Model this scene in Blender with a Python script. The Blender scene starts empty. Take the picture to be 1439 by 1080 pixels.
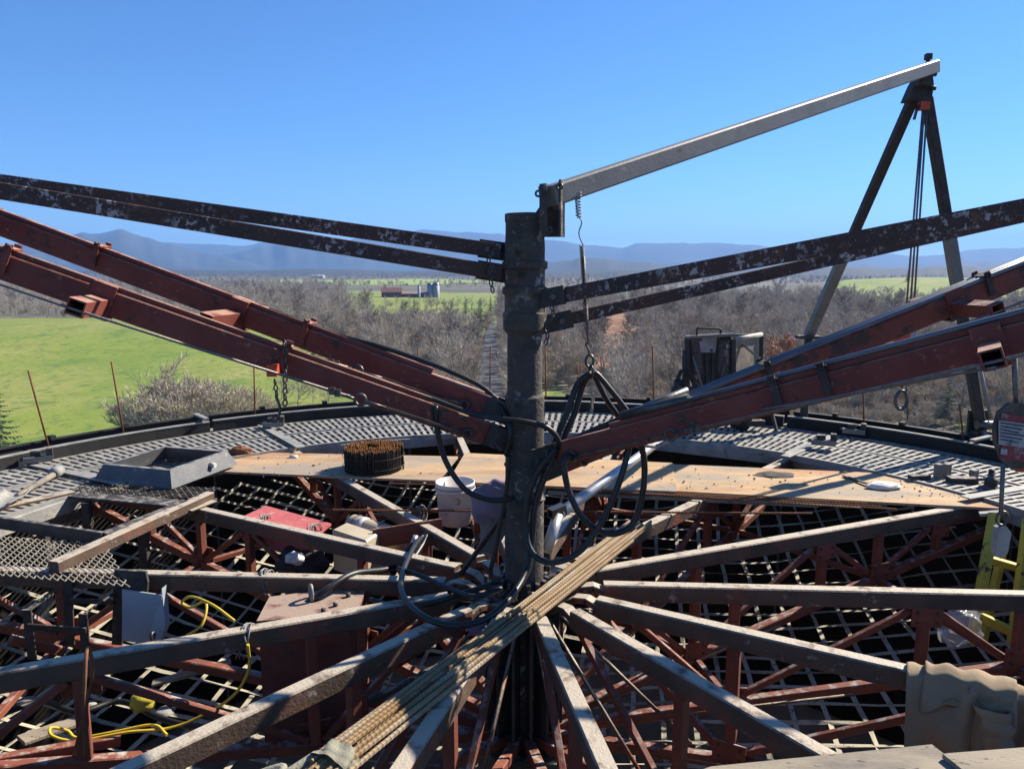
import bpy, math, random
from mathutils import Vector, Matrix, noise as mnoise

sc = bpy.context.scene
R = math.radians

# ------------------------------------------------------------------ camera, sky, sun, exposure
F_PX, IMG_W, EYE = 1050.0, 1439.0, 1.75
PITCH = math.atan(160.0 / F_PX)
cam_data = bpy.data.cameras.new("camera")
cam_data.sensor_width = 36.0
cam_data.lens = 36.0 * F_PX / IMG_W
cam_data.clip_start = 0.05
cam_data.clip_end = 80000.0
cam = bpy.data.objects.new("camera", cam_data)
sc.collection.objects.link(cam)
cam.location = (0, 0, EYE)
cam.rotation_euler = (math.pi / 2 - PITCH, 0, 0)
sc.camera = cam

SUN_AZ, SUN_EL = R(55.0), R(36.0)          # azimuth measured from +Y towards +X
world = bpy.data.worlds.new("World")
sc.world = world
world.use_nodes = True
wn = world.node_tree.nodes
bg = wn["Background"]
sky = wn.new("ShaderNodeTexSky")
sky.sky_type = 'NISHITA'
sky.sun_disc = False
sky.sun_elevation = SUN_EL
sky.sun_rotation = SUN_AZ
sky.altitude = 4000
sky.air_density = 1.4
sky.dust_density = 0.0
sky.ozone_density = 10.0
hsv = wn.new("ShaderNodeHueSaturation"); hsv.inputs["Saturation"].default_value = 1.05
world.node_tree.links.new(sky.outputs[0], hsv.inputs["Color"]); world.node_tree.links.new(hsv.outputs[0], bg.inputs[0])
bg.inputs[1].default_value = 0.077
sun_data = bpy.data.lights.new("sun", 'SUN')
sun_data.energy = 5.0
sun_data.angle = R(0.53)
sun_data.color = (1.0, 0.91, 0.77)
sun = bpy.data.objects.new("sun", sun_data)
sc.collection.objects.link(sun)
sun_dir = Vector((math.sin(SUN_AZ) * math.cos(SUN_EL), math.cos(SUN_AZ) * math.cos(SUN_EL), math.sin(SUN_EL)))
sun.rotation_euler = (-sun_dir).to_track_quat('-Z', 'Y').to_euler()
sun.location = (30, 25, 40)
sc.view_settings.view_transform = 'Standard'
sc.view_settings.look = 'None'
sc.view_settings.gamma = 1.0
sc.view_settings.use_curve_mapping = False
sc.view_settings.exposure = 1.22
sc.render.engine = 'CYCLES'
sc.cycles.use_denoising = True
sc.cycles.max_bounces = 6
sc.cycles.volume_bounces = 0
sc.cycles.transparent_max_bounces = 8

# ------------------------------------------------------------------ helpers
_c, _s = math.cos(PITCH), math.sin(PITCH)
def ray(px, py):
    u = (px - 720.0) / F_PX; v = (py - 540.0) / F_PX
    return Vector((u, _c - _s * v, -_s - _c * v))
def atz(px, py, z):
    d = ray(px, py); return d * ((z - EYE) / d.z) + Vector((0, 0, EYE))
def at(px, py, y):
    d = ray(px, py); return d * (y / d.y) + Vector((0, 0, EYE))
V = Vector
COL = sc.collection
WORG = {}

class MB:
    """collects shapes, then links them as one mesh object"""
    def __init__(s): s.v = []; s.f = []; s.m = []; s.sm = []
    def add(s, vs, fs, mi=0, sm=False):
        b = len(s.v); s.v += [V(p) for p in vs]
        for f in fs: s.f.append([b + i for i in f]); s.m.append(mi); s.sm.append(sm)
        return s
    def beam(s, a, b, w, h, ch=0.0, up=(0, 0, 1), mi=0, top=False):
        a, b = V(a), V(b); d = (b - a).normalized(); up = V(up)
        side = d.cross(up)
        if side.length < 1e-4: side = d.cross(V((0, 1, 0)))
        side.normalize(); u = side.cross(d).normalized()
        w2, h2 = w / 2, h / 2
        if ch:
            pr = [(w2, -h2 + ch), (w2, h2 - ch), (w2 - ch, h2), (-w2 + ch, h2), (-w2, h2 - ch), (-w2, -h2 + ch), (-w2 + ch, -h2), (w2 - ch, -h2)]
        else:
            pr = [(w2, -h2), (w2, h2), (-w2, h2), (-w2, -h2)]
        n = len(pr); vs = []
        for p in (a, b):
            for (x, y) in pr: vs.append(p + side * x + u * y)
        fs = [(i, (i + 1) % n, n + (i + 1) % n, n + i) for i in range(n)]
        fs += [tuple(range(n - 1, -1, -1)), tuple(range(n, 2 * n))]
        return s.add(vs, fs, mi)
    def hollow(s, a, b, w, h, t, up=(0, 0, 1), mi=0):
        """open rectangular tube"""
        a, b = V(a), V(b); d = (b - a).normalized(); up = V(up)
        side = d.cross(up).normalized(); u = side.cross(d).normalized()
        vs = []
        for p in (a, b):
            for k in (0, t):
                for (x, y) in ((1, -1), (1, 1), (-1, 1), (-1, -1)):
                    vs.append(p + side * x * (w / 2 - k) + u * y * (h / 2 - k))
        fs = []
        for i in range(4):
            j = (i + 1) % 4
            fs += [(i, j, 8 + j, 8 + i), (4 + j, 4 + i, 12 + i, 12 + j), (j, i, 4 + i, 4 + j), (8 + i, 8 + j, 12 + j, 12 + i)]
        return s.add(vs, fs, mi)
    def box(s, c, size, rz=0.0, mi=0, m=None):
        x, y, z = [k / 2 for k in size]
        vs = [V((i * x, j * y, k * z)) for k in (-1, 1) for (i, j) in ((-1, -1), (1, -1), (1, 1), (-1, 1))]
        M = m if m is not None else Matrix.Rotation(rz, 3, 'Z')
        vs = [M @ p + V(c) for p in vs]
        return s.add(vs, [(3, 2, 1, 0), (4, 5, 6, 7), (0, 1, 5, 4), (1, 2, 6, 5), (2, 3, 7, 6), (3, 0, 4, 7)], mi)
    def tube(s, pts, r, n=8, mi=0, caps=True, closed=False, sm=True):
        pts = [V(p) for p in pts]; k = len(pts)
        rs = r if isinstance(r, (list, tuple)) else [r] * k
        vs = []; nrm = None
        for i, p in enumerate(pts):
            if closed: t = pts[(i + 1) % k] - pts[i - 1]
            else: t = pts[min(i + 1, k - 1)] - pts[max(i - 1, 0)]
            if t.length < 1e-9: t = V((0, 0, 1))
            t.normalize()
            if nrm is None:
                nrm = t.orthogonal().normalized()
            else:
                nrm = (nrm - t * nrm.dot(t))
                nrm = nrm.normalized() if nrm.length > 1e-6 else t.orthogonal().normalized()
            bn = t.cross(nrm)
            for j in range(n):
                a = 2 * math.pi * j / n
                vs.append(p + (nrm * math.cos(a) + bn * math.sin(a)) * rs[i])
        fs = []
        for i in range(k if closed else k - 1):
            i2 = (i + 1) % k
            for j in range(n):
                j2 = (j + 1) % n
                fs.append((i * n + j, i * n + j2, i2 * n + j2, i2 * n + j))
        s.add(vs, fs, mi, sm)
        if caps and not closed:
            b = len(s.v) - len(vs)
            s.f.append([b + j for j in range(n - 1, -1, -1)]); s.m.append(mi); s.sm.append(False)
            s.f.append([b + (k - 1) * n + j for j in range(n)]); s.m.append(mi); s.sm.append(False)
        return s
    def lathe(s, prof, n=24, c=(0, 0, 0), M=None, mi=0, sm=True):
        M = M or Matrix.Identity(3); vs = []
        for (r, z) in prof:
            for j in range(n):
                a = 2 * math.pi * j / n
                vs.append(M @ V((r * math.cos(a), r * math.sin(a), z)) + V(c))
        fs = []
        for i in range(len(prof) - 1):
            for j in range(n):
                j2 = (j + 1) % n
                fs.append((i * n + j, i * n + j2, (i + 1) * n + j2, (i + 1) * n + j))
        return s.add(vs, fs, mi, sm)
    def ring(s, c, nrm, Rr, r, n=16, m=6, mi=0, arc=(0, 2 * math.pi), sx=1.0, ux=None):
        q = V(nrm).normalized(); a = V(ux).normalized() if ux is not None else q.orthogonal().normalized()
        b = q.cross(a); full = abs(arc[1] - arc[0]) > 6.28
        pts = []
        for i in range(n if full else n + 1):
            t = arc[0] + (arc[1] - arc[0]) * i / n
            pts.append(V(c) + a * math.cos(t) * Rr * sx + b * math.sin(t) * Rr)
        return s.tube(pts, r, m, mi, closed=full)
    def prism(s, poly, ext, mi=0):
        ext = V(ext); n = len(poly); vs = [V(p) for p in poly] + [V(p) + ext for p in poly]
        fs = [tuple(range(n - 1, -1, -1)), tuple(range(n, 2 * n))] + [(i, (i + 1) % n, n + (i + 1) % n, n + i) for i in range(n)]
        return s.add(vs, fs, mi)
    def grid(s, fn, nu, nv, mi=0, sm=True, closed=False):
        vs = [fn(i / (nu - 1), j / (nv - 1)) for j in range(nv) for i in range(nu)]
        fs = [(j * nu + i, j * nu + i + 1, (j + 1) * nu + i + 1, (j + 1) * nu + i) for j in range(nv - 1) for i in range(nu - 1)]
        return s.add(vs, fs, mi, sm)
    def mesh(s, name, mats, org=V((0, 0, 0))):
        me = bpy.data.meshes.new(name)
        me.from_pydata([tuple(p - org) for p in s.v], [], s.f)
        mats = mats if isinstance(mats, (list, tuple)) else [mats]
        for m in mats: me.materials.append(MAT[m] if isinstance(m, str) else m)
        me.polygons.foreach_set('material_index', s.m)
        me.polygons.foreach_set('use_smooth', s.sm)
        me.update()
        return me
    def build(s, name, mats, parent=None, local=False):
        """local: the vertices are already in the parent's space"""
        if local:
            o = bpy.data.objects.new(name, s.mesh(name, mats)); COL.objects.link(o); o.parent = parent
            return o
        xs = [p.x for p in s.v]; ys = [p.y for p in s.v]; zs = [p.z for p in s.v]
        org = V(((min(xs) + max(xs)) / 2, (min(ys) + max(ys)) / 2, min(zs)))
        o = bpy.data.objects.new(name, s.mesh(name, mats, org)); COL.objects.link(o)
        if parent is not None:
            o.parent = parent; o.location = org - WORG[parent.name]
        else:
            o.location = org
        WORG[o.name] = org
        return o

def tag(o, label=None, cat=None, group=None, kind=None):
    if label: o["label"] = label
    if cat: o["category"] = cat
    if group: o["group"] = group
    if kind: o["kind"] = kind
    return o
def thing(name, label, cat, loc=(0, 0, 0), rz=0.0, group=None):
    o = bpy.data.objects.new(name, None); COL.objects.link(o)
    o.empty_display_size = 0.1
    o.location = loc; o.rotation_euler = (0, 0, rz); WORG[o.name] = V(loc)
    return tag(o, label, cat, group)
def copy_tree(o, parent=None):
    c = o.copy(); COL.objects.link(c); c.parent = parent
    for ch in list(o.children): copy_tree(ch, c)
    return c
def catmull(pts, k=8):
    pts = [V(p) for p in pts]; out = []
    P = [pts[0] * 2 - pts[1]] + pts + [pts[-1] * 2 - pts[-2]]
    for i in range(1, len(P) - 2):
        for j in range(k):
            t = j / k
            out.append(0.5 * ((2 * P[i]) + (P[i + 1] - P[i - 1]) * t + (2 * P[i - 1] - 5 * P[i] + 4 * P[i + 1] - P[i + 2]) * t * t + (3 * P[i] - P[i - 1] - 3 * P[i + 1] + P[i + 2]) * t ** 3))
    out.append(pts[-1]); return out

# ------------------------------------------------------------------ materials
MAT = {}
def pm(name, c1, c2, scale=6.0, rough=0.75, metal=0.0, bump=0.25, bscale=60.0, chips=(), dust_lit=None, stretch=(1, 1, 1), detail=6.0, spec=0.4, world_space=False, ramp=(0.35, 0.65)):
    m = bpy.data.materials.new(name); m.use_nodes = True
    nt = m.node_tree; N = nt.nodes; L = nt.links
    bs = N["Principled BSDF"]
    bs.inputs["Roughness"].default_value = rough
    bs.inputs["Metallic"].default_value = metal
    bs.inputs["Specular IOR Level"].default_value = spec
    tc = N.new("ShaderNodeTexCoord"); mp = N.new("ShaderNodeMapping")
    mp.inputs["Scale"].default_value = stretch
    if world_space:
        ge = N.new("ShaderNodeNewGeometry"); L.new(ge.outputs["Position"], mp.inputs["Vector"])
    else:
        oi = N.new("ShaderNodeObjectInfo"); mul = N.new("ShaderNodeMath"); mul.operation = 'MULTIPLY'; mul.inputs[1].default_value = 37.0
        L.new(oi.outputs["Random"], mul.inputs[0]); L.new(mul.outputs[0], mp.inputs["Location"]); L.new(tc.outputs["Object"], mp.inputs["Vector"])
    def nz(sca, det=detail, rg=0.6):
        n = N.new("ShaderNodeTexNoise"); n.inputs["Scale"].default_value = sca; n.inputs["Detail"].default_value = det
        n.inputs["Roughness"].default_value = rg; L.new(mp.outputs[0], n.inputs["Vector"]); return n.outputs["Fac"]
    def rampn(fac, a, b):
        r = N.new("ShaderNodeMapRange"); r.inputs["From Min"].default_value = a; r.inputs["From Max"].default_value = b
        L.new(fac, r.inputs["Value"]); return r.outputs[0]
    def mix(fac, a, b):
        x = N.new("ShaderNodeMix"); x.data_type = 'RGBA'; L.new(fac, x.inputs["Factor"])
        for k, q in ((6, a), (7, b)):
            if isinstance(q, tuple): x.inputs[k].default_value = (*q, 1)
            else: L.new(q, x.inputs[k])
        return x.outputs[2]
    col = mix(rampn(nz(scale), *ramp), c1, c2)
    for (cc, csc, t0, t1, *mk) in chips:
        fac = rampn(nz(csc, 8.0, 0.65), t0, t1)
        if mk:                       # wear gathers where a coarser noise is high
            mu = N.new("ShaderNodeMath"); mu.operation = 'MULTIPLY'; L.new(fac, mu.inputs[0]); L.new(rampn(nz(mk[0], 3.0), .47, .58), mu.inputs[1]); fac = mu.outputs[0]
        col = mix(fac, col, cc)
    if dust_lit:  # pale settled dust on upward faces, also used to paint tops as sunlit
        dc, amt = dust_lit
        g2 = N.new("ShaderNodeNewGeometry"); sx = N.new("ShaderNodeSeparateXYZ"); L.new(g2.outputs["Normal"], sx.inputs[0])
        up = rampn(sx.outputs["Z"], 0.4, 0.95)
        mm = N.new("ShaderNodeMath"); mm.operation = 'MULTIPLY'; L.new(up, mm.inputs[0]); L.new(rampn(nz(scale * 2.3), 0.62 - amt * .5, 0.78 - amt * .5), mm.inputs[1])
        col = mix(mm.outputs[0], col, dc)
    L.new(col, bs.inputs["Base Color"])
    if bump:
        b = N.new("ShaderNodeBump"); b.inputs["Strength"].default_value = bump; b.inputs["Distance"].default_value = 0.01
        L.new(nz(bscale, 5.0), b.inputs["Height"]); L.new(b.outputs[0], bs.inputs["Normal"])
    MAT[name] = m
    return m

CEM = (0.36, 0.33, 0.29)
pm('mast_steel', (0.050, 0.044, 0.038), (0.085, 0.072, 0.06), 9, .85, .05, 1.0, 45, chips=[((0.34, 0.315, 0.275), 15, .54, .62, 3.0), ((0.12, 0.06, 0.035), 5, .56, .70), ((0.26, 0.24, 0.21), 40, .62, .68, 2.0)])
pm('tie_steel', (0.045, 0.036, 0.033), (0.088, 0.046, 0.037), 2.2, .8, .05, .35, 80, chips=[((0.38, 0.345, 0.325), 34, .54, .58, 3.2), ((0.15, 0.075, 0.045), 14, .58, .66, 2.0), ((0.30, 0.27, 0.25), 70, .62, .66)])
pm('boom_red', (0.135, 0.027, 0.019), (0.19, 0.046, 0.032), 4, .62, 0, .25, 90, chips=[((0.05, 0.027, 0.02), 12, .56, .62, 2.5), ((0.29, 0.13, 0.085), 28, .58, .66, 3.0)], dust_lit=((0.35, 0.20, 0.135), .5))
pm('boom_orange', (0.20, 0.055, 0.035), (0.14, 0.04, 0.03), 5, .7, 0, .25, 90, chips=[((0.055, 0.035, 0.03), 6, .52, .56)], dust_lit=((0.34, 0.25, 0.2), .3))
pm('truss_red', (0.135, 0.04, 0.024), (0.20, 0.058, 0.032), 6, .68, 0, .25, 80, chips=[((0.10, 0.05, 0.035), 9, .62, .68), (CEM, 20, .70, .74)], dust_lit=(CEM, .25))
pm('chord_steel', (0.066, 0.043, 0.029), (0.115, 0.069, 0.044), 5, .68, .05, .5, 60, chips=[((0.20, 0.06, 0.032), 3, .52, .62, 1.5), ((0.27, 0.235, 0.195), 16, .60, .67, 2.0)], dust_lit=((0.40, 0.345, 0.27), .60))  # top dust is brightened so the chord tops look sunlit
pm('dark_steel', (0.032, 0.029, 0.027), (0.065, 0.055, 0.048), 8, .7, .2, .4, 70, chips=[((0.20, 0.18, 0.16), 22, .64, .70, 3.0)], dust_lit=((0.26, 0.24, 0.21), .3))
pm('curb_grey', (0.075, 0.078, 0.085), (0.12, 0.12, 0.122), 5, .6, .2, .3, 60, chips=[((0.24, 0.23, 0.21), 14, .58, .66, 2.5)], dust_lit=((0.3, 0.28, 0.25), .4))
pm('form_black', (0.012, 0.012, 0.012), (0.024, 0.022, 0.02), 4, .75, .1, .3, 40, chips=[((0.16, 0.15, 0.14), 12, .74, .78)])
pm('form_top', (0.30, 0.29, 0.27), (0.18, 0.17, 0.16), 6, .85, 0, .4, 50)
pm('galv', (0.285, 0.275, 0.25), (0.21, 0.205, 0.19), 9, .65, .1, .3, 60, chips=[((0.37, 0.345, 0.30), 4, .52, .66), ((0.11, 0.10, 0.09), 7, .58, .68)])
pm('galv_beam', (0.20, 0.19, 0.175), (0.15, 0.145, 0.135), 5, .55, .25, .15, 60, chips=[((0.08, 0.075, 0.07), 14, .64, .70), ((0.28, 0.26, 0.23), 9, .62, .70)])
pm('plywood', (0.37, 0.235, 0.115), (0.48, 0.33, 0.185), 3.0, .82, 0, .3, 90, chips=[((0.27, 0.225, 0.175), 1.4, .44, .62), ((0.33, 0.145, 0.05), 1.1, .54, .70), ((0.055, 0.048, 0.04), 26, .585, .64, 2.2), ((0.17, 0.145, 0.12), 7, .58, .72, 1.2), ((0.07, 0.06, 0.05), 60, .66, .70)], stretch=(.6, 2.0, 1))
pm('plywood_grey', (0.22, 0.185, 0.14), (0.30, 0.25, 0.185), 3, .85, 0, .3, 70, chips=[((0.13, 0.115, 0.10), 2.4, .48, .64), ((0.36, 0.28, 0.18), 1.5, .56, .72), ((0.07, 0.06, 0.05), 24, .60, .66)], stretch=(.6, 1.8, 1))
pm('web_strap', (0.37, 0.335, 0.25), (0.44, 0.40, 0.31), 6, .9, 0, .3, 150, chips=[((0.06, 0.055, 0.045), 22, .58, .66), ((0.17, 0.15, 0.12), 1.2, .52, .66)])
pm('rubber', (0.010, 0.010, 0.011), (0.022, 0.021, 0.02), 15, .42, 0, .1, 120, chips=[((0.16, 0.15, 0.14), 24, .69, .74)])
pm('rebar', (0.185, 0.105, 0.04), (0.29, 0.215, 0.125), 2.5, .7, .15, .2, 120, chips=[((0.12, 0.05, 0.022), 5, .54, .68), ((0.31, 0.285, 0.24), 1.6, .55, .70)])
pm('rust', (0.22, 0.085, 0.03), (0.12, 0.05, 0.025), 9, .85, .1, .3, 90)
pm('cable', (0.13, 0.125, 0.12), (0.2, 0.19, 0.18), 30, .5, .5, .3, 200)
pm('shackle', (0.06, 0.058, 0.056), (0.12, 0.115, 0.11), 14, .42, .7, .15, 90)
pm('blue_pipe', (0.10, 0.115, 0.14), (0.16, 0.17, 0.19), 7, .38, .55, .1, 90, chips=[((0.3, 0.29, 0.28), 16, .68, .72)])
pm('alu', (0.46, 0.46, 0.45), (0.38, 0.38, 0.37), 9, .38, .6, .1, 80, chips=[((0.3, 0.28, 0.25), 10, .62, .68)])
pm('tan_paint', (0.46, 0.385, 0.265), (0.40, 0.33, 0.22), 5, .5, 0, .1, 60, chips=[((0.18, 0.15, 0.12), 12, .68, .72)])
pm('tan_label', (0.62, 0.62, 0.64), (0.55, 0.55, 0.56), 8, .5)
pm('tarp_red', (0.36, 0.075, 0.075), (0.44, 0.12, 0.11), 7, .7, 0, .5, 30, chips=[((0.42, 0.30, 0.27), 9, .56, .68)])
pm('tank_red', (0.10, 0.035, 0.028), (0.16, 0.06, 0.045), 4, .7, 0, .3, 60, chips=[((0.06, 0.04, 0.035), 7, .6, .66)], dust_lit=((0.30, 0.22, 0.17), .6))
pm('chute_blue', (0.24, 0.275, 0.30), (0.30, 0.33, 0.35), 5, .55, .2, .2, 60, chips=[((0.10, 0.09, 0.08), 12, .66, .70)])
pm('yellow_paint', (0.50, 0.40, 0.035), (0.40, 0.33, 0.05), 6, .65, 0, .3, 70, chips=[((0.06, 0.05, 0.035), 11, .58, .62)])
pm('yellow_cord', (0.62, 0.43, 0.03), (0.52, 0.36, 0.03), 20, .5, 0, .1, 90)
pm('orange_paint', (0.50, 0.07, 0.025), (0.42, 0.06, 0.025), 8, .5, 0, .1, 90, chips=[((0.1, 0.06, 0.05), 13, .66, .7)])
pm('white_plastic', (0.60, 0.57, 0.55), (0.52, 0.48, 0.45), 5, .5, 0, .1, 60, chips=[((0.14, 0.12, 0.11), 13, .66, .70), ((0.55, 0.42, 0.27), 3, .6, .72)])
pm('print_black', (0.03, 0.03, 0.03), (0.04, 0.04, 0.04), 8, .7, bump=0)
pm('print_red', (0.20, 0.03, 0.035), (0.26, 0.05, 0.05), 20, .7, bump=0, chips=[((0.22, 0.2, 0.19), 18, .56, .64)])
pm('label_white', (0.36, 0.36, 0.35), (0.27, 0.27, 0.27), 40, .7, 0, .1, 90, chips=[((0.12, 0.10, 0.10), 22, .58, .66)])
pm('mauve_cloth', (0.17, 0.125, 0.165), (0.23, 0.175, 0.215), 6, .95, 0, .5, 160)
pm('trouser_cloth', (0.13, 0.11, 0.10), (0.17, 0.145, 0.13), 6, .95, 0, .4, 220)
pm('tan_canvas', (0.33, 0.25, 0.155), (0.27, 0.20, 0.125), 5, .95, 0, .5, 260, chips=[((0.17, 0.135, 0.10), 4, .58, .74)])
pm('navy_cloth', (0.02, 0.022, 0.032), (0.03, 0.032, 0.045), 6, .95, 0, .4, 200)
pm('black_cloth', (0.018, 0.018, 0.02), (0.04, 0.04, 0.042), 6, .85, 0, .5, 120)
pm('white_cloth', (0.70, 0.68, 0.64), (0.55, 0.52, 0.48), 6, .9, 0, .5, 100)
pm('rag_green', (0.27, 0.26, 0.19), (0.22, 0.21, 0.16), 6, .9, 0, .5, 100)
pm('concrete', (0.30, 0.285, 0.26), (0.22, 0.21, 0.195), 3, .92, 0, .4, 40)
pm('coil_wire', (0.022, 0.02, 0.018), (0.035, 0.03, 0.025), 30, .7, .2, .2, 100)
pm('coil_tips', (0.33, 0.15, 0.035), (0.22, 0.09, 0.025), 30, .85, .1, .2, 100)
pm('soot', (0.05, 0.045, 0.04), (0.09, 0.08, 0.07), 20, .95, 0, .6, 60)
pm('tyre', (0.018, 0.018, 0.018), (0.035, 0.033, 0.03), 10, .85, 0, .4, 60, dust_lit=(CEM, .3))
pm('tan_mesh', (0.30, 0.27, 0.21), (0.2, 0.18, 0.15), 14, .8, .2, .2, 90)
pm('bark', (0.28, 0.25, 0.215), (0.18, 0.155, 0.13), 3, .9, 0, .3, 8)
pm('twig', (0.46, 0.40, 0.335), (0.34, 0.295, 0.245), .6, .9, 0, 0)
pm('twig_warm', (0.47, 0.40, 0.305), (0.37, 0.31, 0.235), .6, .9, 0, 0)
pm('twig_dark', (0.22, 0.18, 0.145), (0.15, 0.122, 0.10), .6, .9, 0, 0)
pm('straw', (0.21, 0.19, 0.10), (0.15, 0.18, 0.05), .06, .95, 0, 0, chips=[((0.13, 0.18, 0.03), .09, .48, .60)], world_space=True)
pm('leaf_orange', (0.40, 0.15, 0.045), (0.30, 0.11, 0.04), .8, .8, 0, 0)
pm('needles', (0.028, 0.055, 0.02), (0.05, 0.08, 0.03), .9, .8, 0, 0)
pm('wood_floor', (0.14, 0.12, 0.085), (0.10, 0.105, 0.05), .03, .95, 0, .0, 1, chips=[((0.17, 0.14, 0.10), .25, .5, .65), ((0.12, 0.17, 0.03), .012, .58, .68), ((0.075, 0.068, 0.055), .004, .42, .55)], world_space=True)
pm('field_green', (0.125, 0.185, 0.013), (0.20, 0.235, 0.028), .018, .9, 0, 1.0, .9, chips=[((0.26, 0.24, 0.065), .028, .46, .66), ((0.085, 0.155, 0.013), .09, .52, .66), ((0.065, 0.125, 0.011), .55, .52, .62), ((0.25, 0.23, 0.08), 1.1, .56, .66), ((0.055, 0.11, 0.01), 2.2, .57, .64)], world_space=True, stretch=(1, .6, 1))
pm('field_pale', (0.20, 0.28, 0.05), (0.26, 0.30, 0.08), .01, .9, 0, 0, world_space=True)
pm('road', (0.045, 0.047, 0.055), (0.07, 0.07, 0.075), .3, .85, 0, 0, world_space=True)
pm('dirt_bank', (0.30, 0.135, 0.065), (0.22, 0.11, 0.06), .2, .95, 0, .3, 2, chips=[((0.11, 0.085, 0.06), .35, .5, .62)], world_space=True)
pm('hill_forest', (0.040, 0.036, 0.03), (0.022, 0.024, 0.02), .0022, .95, 0, 0, world_space=True)
pm('barn_red', (0.13, 0.06, 0.05), (0.17, 0.085, 0.07), .5, .8, 0, 0)
pm('roof_grey', (0.20, 0.19, 0.19), (0.26, 0.15, 0.13), .08, .7, 0, 0)
pm('wall_white', (0.42, 0.42, 0.42), (0.36, 0.36, 0.36), .5, .8, 0, 0)
pm('silo_grey', (0.34, 0.35, 0.36), (0.27, 0.28, 0.29), 1., .6, 0, 0)
pm('silo_dome', (0.16, 0.19, 0.22), (0.13, 0.16, 0.19), 1., .4, .4, 0)
pm('glass_dark', (0.02, 0.025, 0.03), (0.03, 0.035, 0.04), 1, .15, 0, 0)

# ------------------------------------------------------------------ terrain, hills, fields
GZ = -22.0
def gnoise(x, y, s): return mnoise.noise(V((x * s, y * s, 3.7)))
def H(x, y):
    d = math.hypot(x, y)
    h = GZ + (1.2 * gnoise(x, y, .006) + 2.6 * gnoise(x + 400, y, .0042)) * max(0, min(1, (d - 60) / 160))
    h += 3.0 * math.exp(-(((x + 130) / 120) ** 2 + ((y - 290) / 70) ** 2))
    h += 17.0 * math.exp(-(((x - 470) / 170) ** 2 + ((y - 850) / 150) ** 2))
    h += 5.0 * math.exp(-(((x - 130) / 90) ** 2 + ((y - 330) / 110) ** 2))
    if d > 900: h += min(1, (d - 900) / 2000) * 9 * gnoise(x, y, .0011)
    return h
ground = MB()
NA, rad = 200, [0.0]
r_ = 12.0
while r_ < 30000: rad.append(r_); r_ *= 1.10
vs = [V((0, 0, GZ))]
for rr in rad[1:]:
    for a in range(NA):
        t = 2 * math.pi * a / NA
        x, y = rr * math.sin(t), rr * math.cos(t); vs.append(V((x, y, H(x, y))))
fs = [(0, 1 + (a + 1) % NA, 1 + a) for a in range(NA)]
for i in range(len(rad) - 2):
    for a in range(NA):
        b = (a + 1) % NA
        fs.append((1 + i * NA + a, 1 + i * NA + b, 1 + (i + 1) * NA + b, 1 + (i + 1) * NA + a))
ground.add(vs, fs, 0, True)
g = ground.build('ground', 'wood_floor'); tag(g, 'brown winter woodland ground stretching to the hills', kind='structure')

def inpoly(x, y, poly):
    c = False; n = len(poly)
    for i in range(n):
        x1, y1 = poly[i][:2]; x2, y2 = poly[i - 1][:2]
        if (y1 > y) != (y2 > y) and x < (x2 - x1) * (y - y1) / (y2 - y1) + x1: c = not c
    return c
def gp(px, py): p = atz(px, py, GZ); return (p.x, p.y)
def sheet(name, poly, mat, label, step, lift=.12):
    """a patch of ground draped over the terrain"""
    xs = [p[0] for p in poly]; ys = [p[1] for p in poly]
    mb = MB(); idx = {}
    nx = max(2, int((max(xs) - min(xs)) / step)); ny = max(2, int((max(ys) - min(ys)) / step))
    def vid(i, j):
        if (i, j) not in idx:
            x = min(xs) + (max(xs) - min(xs)) * i / nx; y = min(ys) + (max(ys) - min(ys)) * j / ny
            x += step * .35 * gnoise(x * 9, y * 3, .05); y += step * .35 * gnoise(y * 5, x * 3, .05)
            idx[(i, j)] = len(mb.v); mb.v.append(V((x, y, H(x, y) + lift)))
        return idx[(i, j)]
    for i in range(nx):
        for j in range(ny):
            x = min(xs) + (max(xs) - min(xs)) * (i + .5) / nx; y = min(ys) + (max(ys) - min(ys)) * (j + .5) / ny
            if inpoly(x, y, poly): mb.f.append([vid(i, j), vid(i + 1, j), vid(i + 1, j + 1), vid(i, j + 1)]); mb.m.append(0); mb.sm.append(True)
    return tag(mb.build(name, mat), label, kind='structure')
F1 = [gp(*p) for p in ((-500, 452), (140, 449), (340, 458), (410, 474), (550, 535), (620, 585), (660, 720), (-500, 800))]
F2 = [gp(*p) for p in ((490, 409), (705, 411), (690, 447), (600, 450), (500, 434))]
F3 = [gp(*p) for p in ((1150, 416), (1230, 399), (1480, 397), (1600, 408), (1420, 428), (1230, 434))]
F4 = [gp(*p) for p in ((380, 393), (640, 393.5), (700, 398), (520, 400), (380, 397))]
CLEAR1 = [gp(*q) for q in ((490, 405), (700, 406), (700, 466), (640, 472), (530, 464), (480, 436))]
sheet('field', F1, 'field_green', 'bright green winter wheat field left of the silo', 6)
sheet('field', F2, 'field_green', 'green field around the distant farm', 14)
sheet('field', F3, 'field_green', 'green hilltop field beyond the right woods', 14, .3)
sheet('clearing', [gp(*q) for q in ((500, 437), (600, 452), (700, 448), (700, 470), (640, 476), (520, 468))], 'straw', 'straw coloured rough grass below the farm field', 10, .06)
sheet('field', F4, 'field_pale', 'pale strip of far pasture in the valley', 40, .8)
sheet('field', [gp(*p) for p in ((1360, 640), (1370, 590), (1560, 575), (1600, 640))], 'field_green', 'patch of green grass beyond the rim', 4)
sheet('field', [gp(*p) for p in ((740, 600), (750, 553), (815, 556), (830, 600))], 'field_green', 'small patch of green grass behind the mast', 3)
ROAD = [gp(*p) for p in ((685, 452), (694, 452), (714, 600), (664, 600))]
rd = MB()
rp = []
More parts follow.
